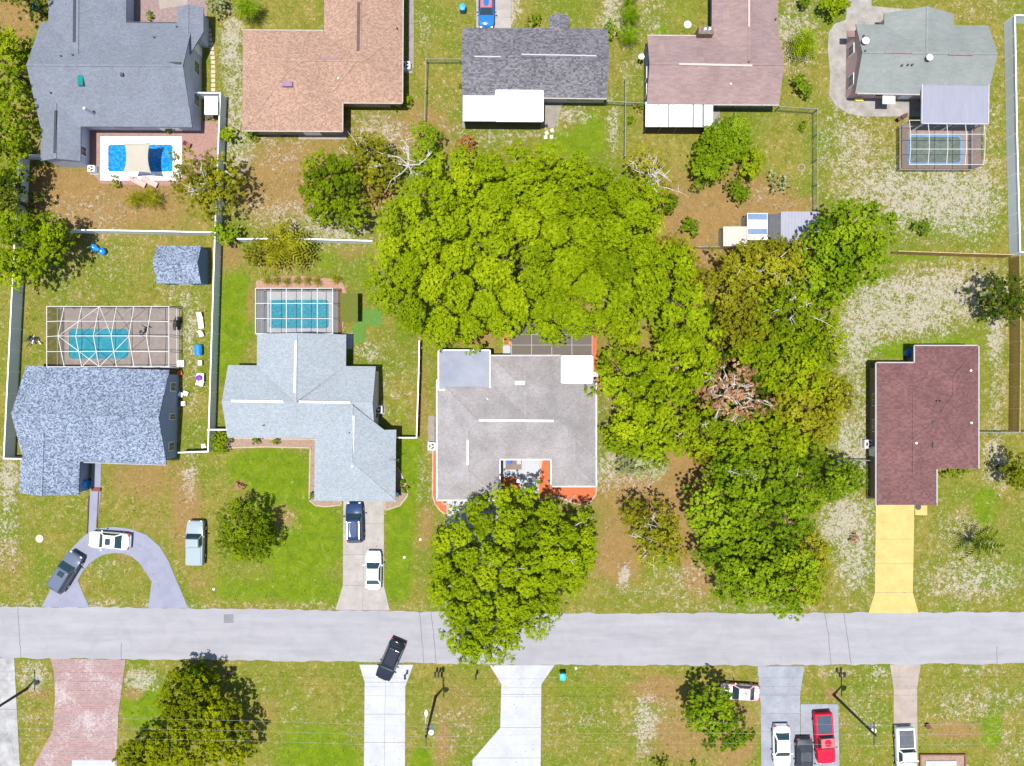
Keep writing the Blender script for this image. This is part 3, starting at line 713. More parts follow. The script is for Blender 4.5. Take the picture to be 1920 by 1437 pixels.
# D: mauve-brown roof
h = House('house with a mauve-brown shingle roof, stone chimney and white panelled porch', (1336,131), shingle('roof_mauve', (0.183,0.124,0.116), (0.252,0.183,0.176), cell=(.6,.16), spread=.7), wall_dark, rz=-.006, gutter=M('gutter_pale', (.33,.30,.28), .6))
h.wing(1213, 68, 1461, 196, 'x', 'g', 'g'); h.wing(1334, -120, 1458, 68, 'y', 'v', 'h')
vp = M('vent_pinkwhite', (0.42,0.33,0.3), .6, var=.05)
h.vent(1273,121,1410,124,vp,.22); h.vent(1404,-20,1404,51,vp,.2)
c0 = h.top(1319,68); ch = MB().box(c0.x-.85,c0.x+.85,c0.y-.3,c0.y+.55,.0,c0.z+1.1).build('chimney', M('chimney_stone', (.09,.065,.05), .9, scale=5, col2=(.20,.15,.12), bump=.6, bscale=8), h.e)
for dx in (-.15,.35): MB().cyl((c0.x+dx,c0.y+.15,c0.z+1.08),(c0.x+dx,c0.y+.15,c0.z+1.4),.13).build('flue_pot', m_trim, ch)
h.pipe(1369,159,m_metal,.12,.25); h.pipe(1453,38,r=.1); h.pipe(1403,118,r=.08)
h.windows([(0,'s',.62,1.3,'window'),(0,'s',.75,1.3,'window'),(0,'s',.88,1.3,'window'),(0,'w',.5,1.2,'window'),(0,'w',.25,1.2,'window'),(0,'e',.4,1.2,'window')])
h.gutters([(1338,197,1461,197),(1213,67.5,1305,67.5)])
a, b, o = h.flat(1210,191,1337,239,2.5,M('porch_dark', (.10,.11,.11), .7), t=.1)
wp = M('porch_panel_white', (0.62,0.63,0.62), .5, var=.04)
for x0, x1 in ((1210.5,1233.5),(1235,1252.5),(1255,1261.5),(1263,1281.5),(1282,1298),(1301,1316.5),(1320,1336.5)):
    p = h.L(x0,191.5,2.5); q = h.L(x1,238.5,2.5); MB().box(p.x,q.x,q.y,p.y,2.5,2.54).build('roof_panel', wp, o)
for x in (1213,1240,1270,1300,1332):
    p = h.L(x,238,2.4); MB().box(p.x-.06,p.x+.06,p.y,p.y+.12,0,2.4).build('porch_post', m_dark, h.e)
p = h.L(1213,238,2.4); q = h.L(1333,238,2.4); MB().box(p.x,q.x,p.y+.03,p.y+.05,.05,2.35).build('porch_screen', see_through('screen_black', (.012,.012,.014), .93), h.e)
h.done()
c = P(1198,120)
e = thing('satellite_dish', 'white satellite dish on a ground post beside the mauve-brown roofed house', 'dish', c)
MB().cyl((0,0,0),(0,0,1.5),.04).build('mast', m_metal, e); MB().ell((0,.1,1.6),.36,.34,.12,n=14).build('dish', satm, e); MB().cyl((0,.1,1.7),(.0,-.35,1.8),.02).build('arm', m_dark, e)

# E: grey-green roof
h = House('house with a faded grey-green roof and mauve side wall', (1728,112), shingle('roof_greygreen', (.150,.163,.157), (.200,.215,.205), cell=(.6,.2), spread=.5, mott=.1), wall_mauve, rz=-.01, gutter=M('gutter_pale', (.33,.30,.28), .6))
h.wing(1604, 47, 1853, 177, 'x', 'g', 'g'); h.wing(1657, 26, 1788, 47, 'y', 'v', 'g')
vr = M('vent_pink', (0.19,0.155,0.145), .7)
h.vent(1658,98.5,1710,99.5,vr,.25); h.vent(1778,102,1824,103,vr,.25)
dish(h,1619,81,.42); dish(h,1738,112,.38)
for q in ((1618,69),(1621,97),(1690,124),(1701,123),(1709,123)): h.pipe(*q, r=.11, h=.25)
h.windows([(0,'w',.7,1.0,'window'),(0,'w',.25,1.2,'window'),(0,'s',.25,1.4,'window'),(0,'s',.45,1.2,'door')])
h.gutters([(1608,177,1728,178)])
a, b, o = h.flat(1729,143.5,1853,233,3.0,M('patio_roof_lilac', (0.19,0.195,0.24), .6, scale=.8, col2=(0.22,0.225,0.27), stretch=(3,.5,1)), rim=M('rim_lilac', (0.33,0.33,0.37), .6))
for x in (1735,1790,1848):
    p = h.L(x,231,2.8); MB().box(p.x-.06,p.x+.06,p.y,p.y+.12,0,2.85).build('porch_post', m_trim, h.e)
p = h.L(1657,185,2.2); MB().box(p.x-.1,p.x+1.3,p.y-.6,p.y+.55,2.1,2.2).build('door_awning', M('awning_white', (.85,.85,.86), .5, var=.03), h.e)
p = h.L(1598,62,2.6); MB().box(p.x-.5,p.x+.5,p.y-.35,p.y+.35,2.3,2.4).build('side_canopy', M('canopy_mauve', (0.2,0.125,0.12), .8), h.e)
h.done()

# F: blue speckled roof
h = House('house with a blue and white speckled shingle roof beside the caged pool', (180,778), shingle('roof_bluespeckle', (0.046,0.065,0.107), (0.255,0.301,0.378), cell=(.15,.13), spread=1.2), M('wall_denim', (0.24,0.28,0.4), .8, var=.05), rz=-R(1.7), gutter=M('gutter_blue', (.24,.27,.32), .6), gut_w=.09)
h.wing(46, 690, 315, 867, 'x', 'g', 'g'); h.wing(41, 867, 152, 929, 'y', 'g', 'v')
h.windows([(0,'e',.82,.9,'window'),(0,'e',.5,.6,'window'),(0,'e',.18,.9,'window'),(1,'s',.5,4.2,'garage'),(0,'w',.4,1.1,'window'),(0,'s',.55,1.4,'window'),(0,'s',.8,1.4,'window')])
p = h.L(153,912,2.3); q = h.L(160,925,2.3)
MB().box(p.x-.1,q.x+.5,q.y-.1,q.y+.3,0,.25).build('step', M('brick_red', (0.15,0.05,0.04), .9), h.e)
p = h.L(72,927,2.3); MB().box(p.x-.2,p.x+.6,p.y-.25,p.y+.05,1.9,2.2).build('wall_lantern', m_dark, h.e)
h.gutters([(160,868,314,868.5)])
h.done()

# G: pale blue-grey roof
h = House('house with a pale blue-grey shingle roof and white ridge vents', (565,752), shingle('roof_paleblue', (.195,.222,.245), (.27,.30,.325), cell=(.2,.14), mott=.05), wall_white, rz=-R(.5))
h.wing(427, 686, 704, 822, 'x', 'g', 'g'); h.wing(481, 627, 648, 686, 'y', 'v', 'g', ext_a=4.1)
h.wing(591, 822, 743, 939, 'y', 'h', 'v', ext_b=3.9)
p0 = h.L(703,806,h.ez); p1 = h.L(743,806,h.ez); p2 = Vector((*h.Lr(743,822), h.ez)); 
zr = h.w[2][8]; xr = h.w[2][9]; yt = p1.y; z7 = h.ez+(p1.x-p0.x)*h.pitch+.01
y8 = Vector((*h.Lr(700,822), 0)).y
vs = [(p1.x,yt,h.ez+.012),(p1.x,y8,h.ez+.012),(xr+.5,y8,zr-.2+.012),(xr+.5,yt,zr-.2+.012)]
h.rb.add(vs + [(x,y,z-.13) for x,y,z in vs], [(0,3,2,1),(4,5,6,7),(0,1,5,4),(3,0,4,7)])
h.wb.box(xr, p1.x-.52, y8-.5, yt-.2, 0, h.ez-.17)
vv = M('vent_bright', (0.5,0.5,0.5), .5, var=.03)
h.vent(434,752,532,753.5,vv,.26); h.vent(561,753.5,657,755,vv,.26); h.vent(555,639,553,737,vv,.26); h.vent(663,780,661,877,vv,.26)
h.windows([(0,'e',.35,1.1,'window'),(0,'w',.4,1.1,'window'),(0,'s',.2,1.6,'window'),(0,'s',.42,1.6,'window'),(1,'n',.5,3.4,'door'),(1,'e',.6,1.2,'window'),(2,'s',.62,4.6,'garage'),(1,'w',.5,1.1,'window')])
h.pipe(495,798,r=.08); h.pipe(655,812,r=.07)
h.done()
p = P(742,862,2.3); e = thing('tv_antenna', 'small dark rooftop aerial at the east edge of the pale blue-grey roof', 'antenna', (p.x,p.y,0))
MB().cyl((0,0,0),(0,0,3.6),.03).build('mast', m_dark, e); MB().bar((-.6,0,3.5),(.6,.1,3.5),.03).bar((-.4,-.3,3.5),(-.4,.3,3.5),.02).bar((.1,-.25,3.5),(.1,.25,3.5),.02).bar((.5,-.2,3.5),(.5,.2,3.5),.02).build('aerial', m_dark, e)

# H: centre house
h = House('central house with a warm grey hip roof, white gutters and open courtyard', (969,787), shingle('roof_warmgrey', (0.198,0.185,0.185), (0.271,0.251,0.251), cell=(.2,.14), spread=.8, mott=.2), wall_white, rz=0, pitch=.5, gutter=M('gutter_white', (.48,.47,.47), .6), gut_w=.15)
h.wing(820, 712, 1118, 862, 'x', 'h', 'h'); h.wing(819, 862, 937, 938, 'y', 'h', 'v'); h.wing(1033, 862, 1117, 912, 'y', 'h', 'v'); h.wing(917, 667, 1052, 712, 'y', 'v', 'h', ext_a=4.0)
h.vent(898,788,1038,789.5,vv,.25); h.vent(877,825,877,872,vv,.2)
p = h.top(975,718,.05); MB().box(p.x-.55,p.x+.55,p.y-.22,p.y+.22,p.z-.2,p.z+.15).build('roof_vent', vv, h.e)
h.pipe(914,748,vv,.1,.25)
a, b, o = h.flat(822,657,919,731,3.05,M('membrane_blue', (0.14,0.155,0.2), .6, scale=.25, col2=(0.225,0.24,0.285), det=5), 'flat_roof', t=.3, rim=m_trim)
q = h.L(919,657,3.05); MB().box(a.x+.4,q.x-.4,b.y+.5,a.y-.4,0,2.72).build('annex_wall', wall_white, h.e)
h.flat(1053,668,1111,718,3.15,M('membrane_white', (0.64,0.64,0.65), .4, var=.02), 'flat_roof', t=.25, rim=m_trim)
h.windows([(1,'s',.35,4.6,'garage'),(2,'s',.5,1.8,'window'),(0,'s',.5,1.0,'door'),(0,'s',.43,1.4,'window'),(0,'w',.4,1.2,'window'),(0,'e',.6,1.2,'window'),(3,'n',.5,3,'door'),(1,'e',.4,1.2,'window')])
h.gutters([(819,712,819,938),(819,938.5,937,938.5),(937.5,862,937.5,938),(937,862,1033,862),(1033,862,1033,912),(1033,912.5,1117,912.5),(1118,718,1118,912),(919,667,1052,667)])
for x, y in ((1001,897),(972,897)):
    p = P(x,y); MB().box(p.x-h.anc.x-.2,p.x-h.anc.x+.2,p.y-h.anc.y-.2,p.y-h.anc.y+.2,0,2.3).build('pillar', m_trim, h.e)
p = P(x,y)
h.done()
# lanai screen roof north of H
e = thing('screened_lanai', 'flat tan screened porch frame at the back of the central house, partly under the tree', 'screen porch', P(1034,640)); c = P(1034,640)
l0 = P(959,608,2.7)-c; l1 = P(1110,667,2.7)-c; scr = see_through('screen_tan', (.10,.082,.066), .86); fr = M('frame_grey', (0.22,0.22,0.22), .5, var=.05); frd = M('frame_bronze', (.09,.08,.075), .5)
for i in range(4):
    x0 = l0.x+(l1.x-l0.x)*i/4; x1 = l0.x+(l1.x-l0.x)*(i+1)/4
    for j in range(3):
        y0 = l1.y+(l0.y-l1.y)*j/3; y1 = l1.y+(l0.y-l1.y)*(j+1)/3
        MB().box(x0+.04,x1-.04,y0+.04,y1-.04,2.68,2.69).build('screen_panel', scr, e)
for i in range(5):
    x = l0.x+(l1.x-l0.x)*i/4; MB().box(x-.035,x+.035,l1.y,l0.y,2.64,2.74).build('beam', fr, e)
    MB().box(x-.035,x+.035,l0.y-.04,l0.y+.03,0,2.63).build('post', frd, e)
for j in range(4):
    y = l1.y+(l0.y-l1.y)*j/3; MB().box(l0.x,l1.x,y-.03,y+.03,2.645,2.735).build('crossbeam', fr, e)
MB().box(l0.x,l1.x,l1.y,l0.y,.0,.05).build('floor_slab', M('slab_tan', (0.12,0.1,0.085), .9), e)

# I: red-brown roof
h = House('house with a dark red-brown hip roof above the yellow driveway', (1738,780), shingle('roof_redbrown', (0.098,0.044,0.044), (0.160,0.079,0.076), cell=(.3,.18), mott=.15), wall_brown, rz=0, gutter=M('gutter_grey', (0.32,0.31,0.33), .5, var=.05), gut_w=.13)
h.wing(1643, 681, 1834, 879, 'y', 'h', 'h'); h.wing(1715, 649, 1833, 879, 'y', 'h', 'h'); h.wing(1644, 682, 1756, 947, 'y', 'h', 'h')
h.gutters([(1642,681,1642,948),(1756.5,880,1756.5,948),(1643,680,1714,680),(1714,648,1714,680),(1714,648,1833,648),(1835,649,1835,879)])
for q in ((1819,695),(1820,793),(1717,831)): h.pipe(*q, M('vent_cream', (.75,.68,.6)), .13, .18)
for q in ((1755,752),(1761,752)): h.pipe(*q, r=.08)
for y0, y1 in ((789,801),(829,840)): h.vent(1748,y0,1748,y1,dv,.12)
h.windows([(0,'w',.65,1.3,'window'),(0,'w',.4,1.3,'window'),(0,'w',.15,1.0,'door'),(2,'s',.4,4.4,'garage'),(1,'n',.5,1.6,'window'),(1,'s',.8,1.4,'window')])
h.done()
dish_p = P(1654,893,4.0)

# shed
h = House('small garden shed with blue and white speckled shingles by the white fence', (335,496), MATS['roof_bluespeckle'], M('shed_blue', (0.12,0.19,0.29), .7, var=.05), rz=0, name='garden_shed', cat='shed', ez=2.3, pitch=.45)
h.ovh = .15
h.wing(294, 461, 377, 532, 'x', 'g', 'g'); h.windows([(0,'s',.5,1.4,'door')]); h.done()

# sheds at the back of the mauve house
def metal_shed(label, x0, y0, x1, y1, z, roofmat, wallm, nrib, group=None, name='metal_shed'):
    a = P(x0,y0,z); b = P(x1,y1,z); c = (a+b)/2; c.z = 0
    e = thing(name, label, 'shed', c, group=group); a -= c; b -= c
    MB().box(a.x+.08,b.x-.08,b.y+.08,a.y-.08,0,z-.1).build('wall', wallm, e)
    ro = MB().box(a.x,b.x,b.y,a.y,z-.08,z).build('roof', roofmat, e)
    for i in range(nrib):
        x = a.x+(b.x-a.x)*(i+.5)/nrib; MB().box(x-.03,x+.03,b.y,a.y,z,z+.03).build('rib', roofmat, ro)
    MB().box(-.5,.5,b.y+.04,b.y+.075,0.02,1.8).build('door', m_metal, e)
metal_shed('small cream metal shed, left end of the row of sheds', 1356,425,1401,462,2.2,M('tin_cream', (0.42,0.36,0.31), .5, var=.06),M('tin_wall', (.35,.32,.3), .7),10)
metal_shed('white and blue striped metal shed next to the small cream one', 1401,400,1439,450,2.4,M('tin_white', (.78,.80,.84), .4, var=.04),M('tin_wall', (.35,.32,.3), .7),0)
c = P(1420,425,2.42)
for y0, y1 in ((400,412),(430,440)):
    a = P(1401.5,y0,2.42)-c; b = P(1438.5,y1,2.42)-c
metal_shed('dark grey metal shed in tree shade between two pale ones', 1440,402,1464,452,2.2,M('tin_dark', (0.07,0.07,0.08), .6),M('tin_wall', (.35,.32,.3), .7),4)
metal_shed('lilac-grey metal shed at the right end of the row, half under trees', 1464,397,1536,458,2.3,M('tin_lilac', (0.24,0.245,0.29), .5, var=.06),M('tin_wall', (.35,.32,.3), .7),12)
o = [q for q in bpy.data.objects if q.name.startswith('metal_shed')][1]
rb_ = [q for q in o.children if q.name.startswith('roof')][0]
for y0, y1 in ((-.9,-.25),(.75,1.45)):
    MB().box(-1.1,1.1,y0,y1,2.401,2.42).build('blue_sheet', M('tin_blue', (0.12,0.18,0.28), .4), rb_, label='blue painted roof sheet')
# ---------------------------------------------------------------- pools and screen cages
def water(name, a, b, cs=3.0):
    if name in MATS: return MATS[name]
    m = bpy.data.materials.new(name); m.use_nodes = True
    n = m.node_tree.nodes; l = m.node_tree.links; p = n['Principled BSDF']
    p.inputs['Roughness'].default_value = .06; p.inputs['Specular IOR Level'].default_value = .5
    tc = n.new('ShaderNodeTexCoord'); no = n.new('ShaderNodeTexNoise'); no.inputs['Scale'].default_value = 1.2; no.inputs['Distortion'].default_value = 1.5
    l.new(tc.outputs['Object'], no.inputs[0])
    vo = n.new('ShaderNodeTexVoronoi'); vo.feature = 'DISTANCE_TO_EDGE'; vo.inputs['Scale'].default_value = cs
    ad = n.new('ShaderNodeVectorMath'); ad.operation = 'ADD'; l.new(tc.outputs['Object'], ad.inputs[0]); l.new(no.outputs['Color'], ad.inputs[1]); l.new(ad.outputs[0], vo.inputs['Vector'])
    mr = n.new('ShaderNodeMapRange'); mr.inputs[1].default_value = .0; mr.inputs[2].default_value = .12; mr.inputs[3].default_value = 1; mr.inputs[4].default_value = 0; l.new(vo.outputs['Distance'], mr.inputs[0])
    mx = n.new('ShaderNodeMix'); mx.data_type = 'RGBA'; mx.inputs['A'].default_value = (*a, 1); mx.inputs['B'].default_value = (*b, 1); l.new(mr.outputs[0], mx.inputs['Factor'])  # cell-edge lines are caustic light painted into the water colour
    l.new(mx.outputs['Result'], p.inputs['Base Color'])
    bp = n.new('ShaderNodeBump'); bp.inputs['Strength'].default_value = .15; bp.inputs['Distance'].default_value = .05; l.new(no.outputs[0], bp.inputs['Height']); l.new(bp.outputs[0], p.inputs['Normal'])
    MATS[name] = m; return m

def pool(label, deck, basin, deckm, wat, r=.5, coping=None, z=.12, ladder=False, copew=.25):
    c = P((deck[0]+deck[2])/2, (deck[1]+deck[3])/2)
    e = thing('swimming_pool', label, 'pool', c)
    a = P(deck[0], deck[1])-c; b = P(deck[2], deck[3])-c; p = P(basin[0], basin[1])-c; q = P(basin[2], basin[3])-c
    inn = rrect(p.x-copew, q.x+copew, q.y-copew, p.y+copew, r+copew)
    ring((a.x, b.x, b.y, a.y), inn, 0, z).build('deck', deckm, e)
    i2 = rrect(p.x, q.x, q.y, p.y, r)
    mb = MB(); n = len(inn)
    mb.add([(x, y, z+.02) for x, y in inn] + [(x, y, z+.02) for x, y in i2] + [(x, y, 0) for x, y in inn] + [(x, y, 0) for x, y in i2],
           [f for i in range(n) for j in [(i+1) % n] for f in ((i, j, n+j, n+i), (j, i, 2*n+i, 2*n+j), (n+i, n+j, 3*n+j, 3*n+i))])
    mb.build('coping', coping or deckm, e)
    MB().prism(rrect(p.x-.02, q.x+.02, q.y-.02, p.y+.02, r), .01, z-.05).build('water', wat, e)
    return e, c
wA = water('water_bright', (.004,.14,.40), (.03,.26,.55), 1.6)
wF = water('water_turquoise', (.012,.19,.25), (.03,.24,.30), 1.2)
wG = water('water_rippled', (.012,.17,.23), (.05,.26,.32), 2.6)
wE = water('water_murky', (.10,.125,.10), (.14,.165,.14), 1.0)
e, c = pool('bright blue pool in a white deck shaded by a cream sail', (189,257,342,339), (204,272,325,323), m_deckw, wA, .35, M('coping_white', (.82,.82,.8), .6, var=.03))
# loose rope fence on the pool deck
mb = MB()
for i in range(11): p = P(204,272+i*5)-c; mb.cyl((p.x,p.y,.12),(p.x,p.y,.9),.03,n=6)
mb.build('baby_fence', M('pale_rod', (.75,.72,.7), .5), e)
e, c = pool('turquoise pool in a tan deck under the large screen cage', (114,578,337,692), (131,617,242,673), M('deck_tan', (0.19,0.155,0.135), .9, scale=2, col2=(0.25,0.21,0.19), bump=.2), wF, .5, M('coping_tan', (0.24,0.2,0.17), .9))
mb = MB(); 
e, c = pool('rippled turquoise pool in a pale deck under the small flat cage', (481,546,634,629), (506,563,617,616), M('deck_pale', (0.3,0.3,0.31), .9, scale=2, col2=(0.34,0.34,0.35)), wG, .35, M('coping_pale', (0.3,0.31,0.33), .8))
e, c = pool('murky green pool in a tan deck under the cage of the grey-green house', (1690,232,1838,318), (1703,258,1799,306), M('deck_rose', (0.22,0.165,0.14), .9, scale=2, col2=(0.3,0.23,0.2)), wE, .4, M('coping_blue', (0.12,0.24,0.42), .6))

m_fw = M('cage_white', (0.5,0.49,0.47), .5, var=.03); m_fd = M('cage_bronze', (.16,.15,.15), .5); m_fg = M('cage_grey', (.50,.50,.50), .5, var=.04)
sc_d = see_through('screen_dark', (.03,.035,.04), .50); sc_l = see_through('screen_light', (.05,.05,.05), .13)
def cage(label, rect, z, nx, ny, frame, rise=0, bw=.065, braces=(), walls='wens', wallm=None, roofm=None, low=None):
    a = P(rect[0], rect[1], z); b = P(rect[2], rect[3], z); c = (a+b)/2; c.z = 0
    e = thing('pool_cage', label, 'screen cage', c); a -= c; b -= c
    wallm = wallm or sc_d; roofm = roofm or sc_l
    def zz(t, i=1): return z + rise*(1-abs(2*t-1))*(0 if i in (0, nx) and rise > .5 else 1)
    X = lambda i: a.x+(b.x-a.x)*i/nx
    Y = lambda j: b.y+(a.y-b.y)*j/ny
    for i in range(nx+1):
        for j in range(ny):
            MB().bar((X(i),Y(j),zz(j/ny,i)), (X(i),Y(j+1),zz((j+1)/ny,i)), bw, bw*1.3).build('rafter', frame, e)
        for j in (0, ny):
            MB().box(X(i)-bw/2,X(i)+bw/2,Y(j)-bw/2,Y(j)+bw/2,.1,z-.06).build('post', frame, e)
    for j in range(ny+1):
        for i in range(nx):
            MB().bar((X(i),Y(j),zz(j/ny,i)+.012), (X(i+1),Y(j),zz(j/ny,i+1)+.012), bw*.9, bw*1.1).build('purlin', frame, e)
        if 0 < j < ny:
            for i in (0, nx): MB().box(X(i)-bw/2,X(i)+bw/2,Y(j)-bw/2,Y(j)+bw/2,.1,z-.06).build('post', frame, e)
    for zc in (.9,):
        for p, q in (((a.x,a.y),(b.x,a.y)),((a.x,b.y),(b.x,b.y)),((a.x,a.y),(a.x,b.y)),((b.x,a.y),(b.x,b.y))):
            MB().bar((*p,zc),(*q,zc),bw*.7).build('rail', low or frame, e)
    for i0, j0, i1, j1 in braces:
        MB().bar((X(i0),Y(j0),zz(j0/ny)-.05), (X(i1),Y(j1),zz(j1/ny)-.05), bw*.8).build('brace', frame, e)
    for i in range(nx):
        for j in range(ny):
            g = .05; z0, z1 = zz(j/ny,i), zz((j+1)/ny,i); z2, z3 = zz(j/ny,i+1), zz((j+1)/ny,i+1)
            MB().add([(X(i)+g,Y(j)+g,z0-.03),(X(i+1)-g,Y(j)+g,z2-.03),(X(i+1)-g,Y(j+1)-g,z3-.03),(X(i)+g,Y(j+1)-g,z1-.03)],[(0,1,2,3)]).build('screen_panel', roofm, e)
    for s_ in walls:
        if s_ in 'we':
            x = a.x if s_ == 'w' else b.x
            for j in range(ny): MB().add([(x,Y(j)+.05,.1),(x,Y(j+1)-.05,.1),(x,Y(j+1)-.05,z-.1),(x,Y(j)+.05,z-.1)],[(0,1,2,3)]).build('screen_panel', wallm, e)
        else:
            y = a.y if s_ == 'n' else b.y
            for i in range(nx): MB().add([(X(i)+.05,y,.1),(X(i+1)-.05,y,.1),(X(i+1)-.05,y,z-.1),(X(i)+.05,y,z-.1)],[(0,1,2,3)]).build('screen_panel', wallm, e)
    return e
cage('large white-framed gabled pool cage with diagonal braces', (88,575,317,688), 2.75, 7, 4, m_fw, rise=1.1, walls='wn',
     braces=((1,2,3,4),(3,4,4,2.01),(1,2,3,0),(3,0,5,2),(3,2,5,4),(5,4,3,2),(2,0,3,1),(4,3,5,4)))
cage('small flat pool cage with a grey grid frame', (479,541,624,626), 2.9, 5, 3, m_fg, walls='wen', bw=.06, wallm=see_through('screen_mid', (.06,.065,.07), .6))
cage('bronze-sided pool cage behind the grey-green house', (1705,226,1844,309), 2.8, 4, 3, M('cage_silver', (.45,.44,.43), .5, var=.05), walls='wes', bw=.06, wallm=see_through('screen_rose', (.05,.04,.04), .45), rise=.35)

# shade sail (curved edges) on four posts
c = P(257,296,2.6); c.z = 0
e = thing('shade_sail', 'cream shade sail stretched over the bright blue pool', 'shade sail', c)
vs = []; fs = []; N = 12; M2 = 10
for j in range(M2+1):
    for i in range(N+1):
        u = i/N*2-1; v = j/M2*2-1
        x = u*(1.55 - .32*(1-v*v)); y = v*(1.72 - .14*(1-u*u)); vs.append((x, y, 2.6 - .25*(1-u*u)*(1-v*v)*.6 + .1*u*v))
for j in range(M2):
    for i in range(N): q = j*(N+1)+i; fs.append((q, q+1, q+N+2, q+N+1))
o = MB().add(vs, fs).build('canopy', M('sail_cream', (0.33,0.3,0.245), .8, var=.04), e, smooth=True)
o.modifiers.new('thick', 'SOLIDIFY').thickness = .02
for sx in (-1, 1):
    for sy in (-1, 1): MB().cyl((sx*1.62,sy*1.8,0),(sx*1.57,sy*1.74,2.7),.04).build('post', m_metal, e)
c = P(396,198,2.3); c.z = 0
e = thing('pop_up_canopy', 'white square canopy on thin legs in the corner of the patio', 'canopy', c)
MB().add([(-.75,-1.05,2.3),(.75,-1.05,2.3),(.75,1.05,2.3),(-.75,1.05,2.3),(0,0,2.55),(-.75,-1.05,2.2),(.75,-1.05,2.2),(.75,1.05,2.2),(-.75,1.05,2.2)],
         [(0,1,4),(1,2,4),(2,3,4),(3,0,4),(0,5,6,1),(1,6,7,2),(2,7,8,3),(3,8,5,0)]).build('canopy_top', M('canvas_white', (.86,.86,.87), .7, var=.02), e)
for sx in (-.7, .7):
    for sy in (-1, 1): MB().cyl((sx,sy,0),(sx,sy,2.2),.025,n=6).build('leg', m_metal, e)

# ---------------------------------------------------------------- fences
m_vin = M('vinyl_grey', (0.66,0.72,0.78), .5, var=.05); m_cap = M('vinyl_white', (.84,.84,.84), .5, var=.03)
m_wood = M('fence_wood', (0.26,0.165,0.045), .85, scale=1, col2=(0.36,0.24,0.08), stretch=(8,8,.6)); m_wood2 = M('fence_wood_pale', (0.42,0.31,0.15), .85)
def fence(label, pts, h, pm, cm, span=2.35, name='vinyl_fence', cat='fence', t=.06, capw=.13, kind='vinyl', postm=None):
    pts = [P(x, y, h) for x, y in pts]; c = pts[0].copy(); c.z = 0
    e = thing(name, label, cat, c); postm = postm or cm
    post = MB().box(-.065,.065,-.065,.065,0,h+.05).mesh('post', postm)
    cache = {}
    for a, b in zip(pts[:-1], pts[1:]):
        L_ = (b.xy-a.xy).length; n = max(1, round(L_/span)); ang = math.atan2(b.y-a.y, b.x-a.x); s_ = L_/n
        key = round(s_, 3)
        if key not in cache:
            if kind == 'vinyl':
                mb = MB().box(.07,s_-.07,-t/2,t/2,.04,h-.05)
                for i in range(1, int(s_/.3)): mb.box(i*.3-.008,i*.3+.008,-t/2-.006,t/2+.006,.05,h-.06)
            elif kind == 'wood':
                mb = MB(); k = int(s_/.15)
                for i in range(k): mb.box(.01+i*s_/k, (i+1)*s_/k-.012, -t/2+.01*(i % 2), t/2+.01*(i % 2), .03, h-random.uniform(0,.06))
                mb.box(0,s_,t/2+.02,t/2+.07,.4,.5).box(0,s_,t/2+.02,t/2+.07,h-.5,h-.4)
            else:
                mb = MB(); k = int(s_/.12)
                for i in range(k):
                    x = s_*i/k; mb.bar((x,0,.05),(min(s_,x+.6),0,min(h-.05,.05+h*(min(s_,x+.6)-x)/.6)),.008); mb.bar((x,0,h-.05),(min(s_,x+.6),0,max(.05,h-.05-h*(min(s_,x+.6)-x)/.6)),.008)
            cache[key] = (mb.mesh('panel', pm), MB().box(0,s_,-capw/2,capw/2,h-.06,h+.02).mesh('top_rail', cm))
        for i in range(n):
            p = a.lerp(b, i/n)-c; p.z = 0
            inst('panel', cache[key][0], e, p, ang); inst('top_rail', cache[key][1], e, p, ang); inst('post', post, e, p, ang)
    p = pts[-1]-c; p.z = 0; inst('post', post, e, p)
    return e
fh = 1.83
fence('long white vinyl fence down the far left edge of the photo', [(72,291),(36,290),(21,575),(7,860),(45,861)], fh, m_vin, m_cap)
fence('white vinyl fence across the yards below the blue-grey house', [(118,431),(260,433),(400,436)], fh, m_vin, m_cap)
fence('white vinyl fence between the tan-pink house yard and the small cage yard', [(445,448),(560,448),(697,452)], fh, m_vin, m_cap)
fence('tall white vinyl fence dividing the two caged pool yards', [(365,174),(413,175),(403,440),(390,847),(335,849)], fh, m_vin, m_cap)
fence('short white gate fence beside the front of the pale blue-grey house', [(390,806),(424,806)], fh, m_vin, m_cap)
fence('white vinyl fence with three sides ending at the top right edge', [(1960,30),(1903,29),(1907,250),(1913,473),(1960,474)], fh, m_vin, m_cap)
fence('low dark-topped fence between the pale blue-grey and central houses', [(786,640),(785,700),(781,821),(744,821)], 1.4, m_dark, m_trim, name='yard_fence')
fence('tan wooden board fence running across below the top right yard', [(1686,471),(1800,475),(1900,478)], fh, m_wood, m_wood2, kind='wood', name='wooden_fence', capw=.06)
fence('brown wooden board fence down the right side behind the red-brown house', [(1912,480),(1914,640),(1912,809)], fh, m_wood, m_wood2, kind='wood', name='wooden_fence', capw=.05)
mw = M('chainlink', (.22,.24,.23), .6, metal=.4)
def chain(label, pts, h=1.25, m=mw): fence(label, pts, h, m, m, span=3, kind='chain', name='chain_link_fence', capw=.05)
chain('chain link fence round the upper left of the dark grey house yard', [(862,111),(799,111),(796,226)])
chain('chain link fence between the dark grey and mauve-brown houses', [(1173,148),(1173,190),(1172,292)])
chain('short chain link fence joining the dark grey and mauve-brown houses', [(1140,190),(1210,194)])
chain('chain link fence on the right side of the mauve-brown house yard', [(1462,200),(1533,205),(1533,392)], 1.6)
chain('chain link fence along the back of the metal sheds', [(1215,464),(1360,463)])
chain('thin dark fence line right of the red-brown house', [(1836,811),(1960,811)])
chain('short dark fence line left of the red-brown house', [(1565,864),(1634,864)])
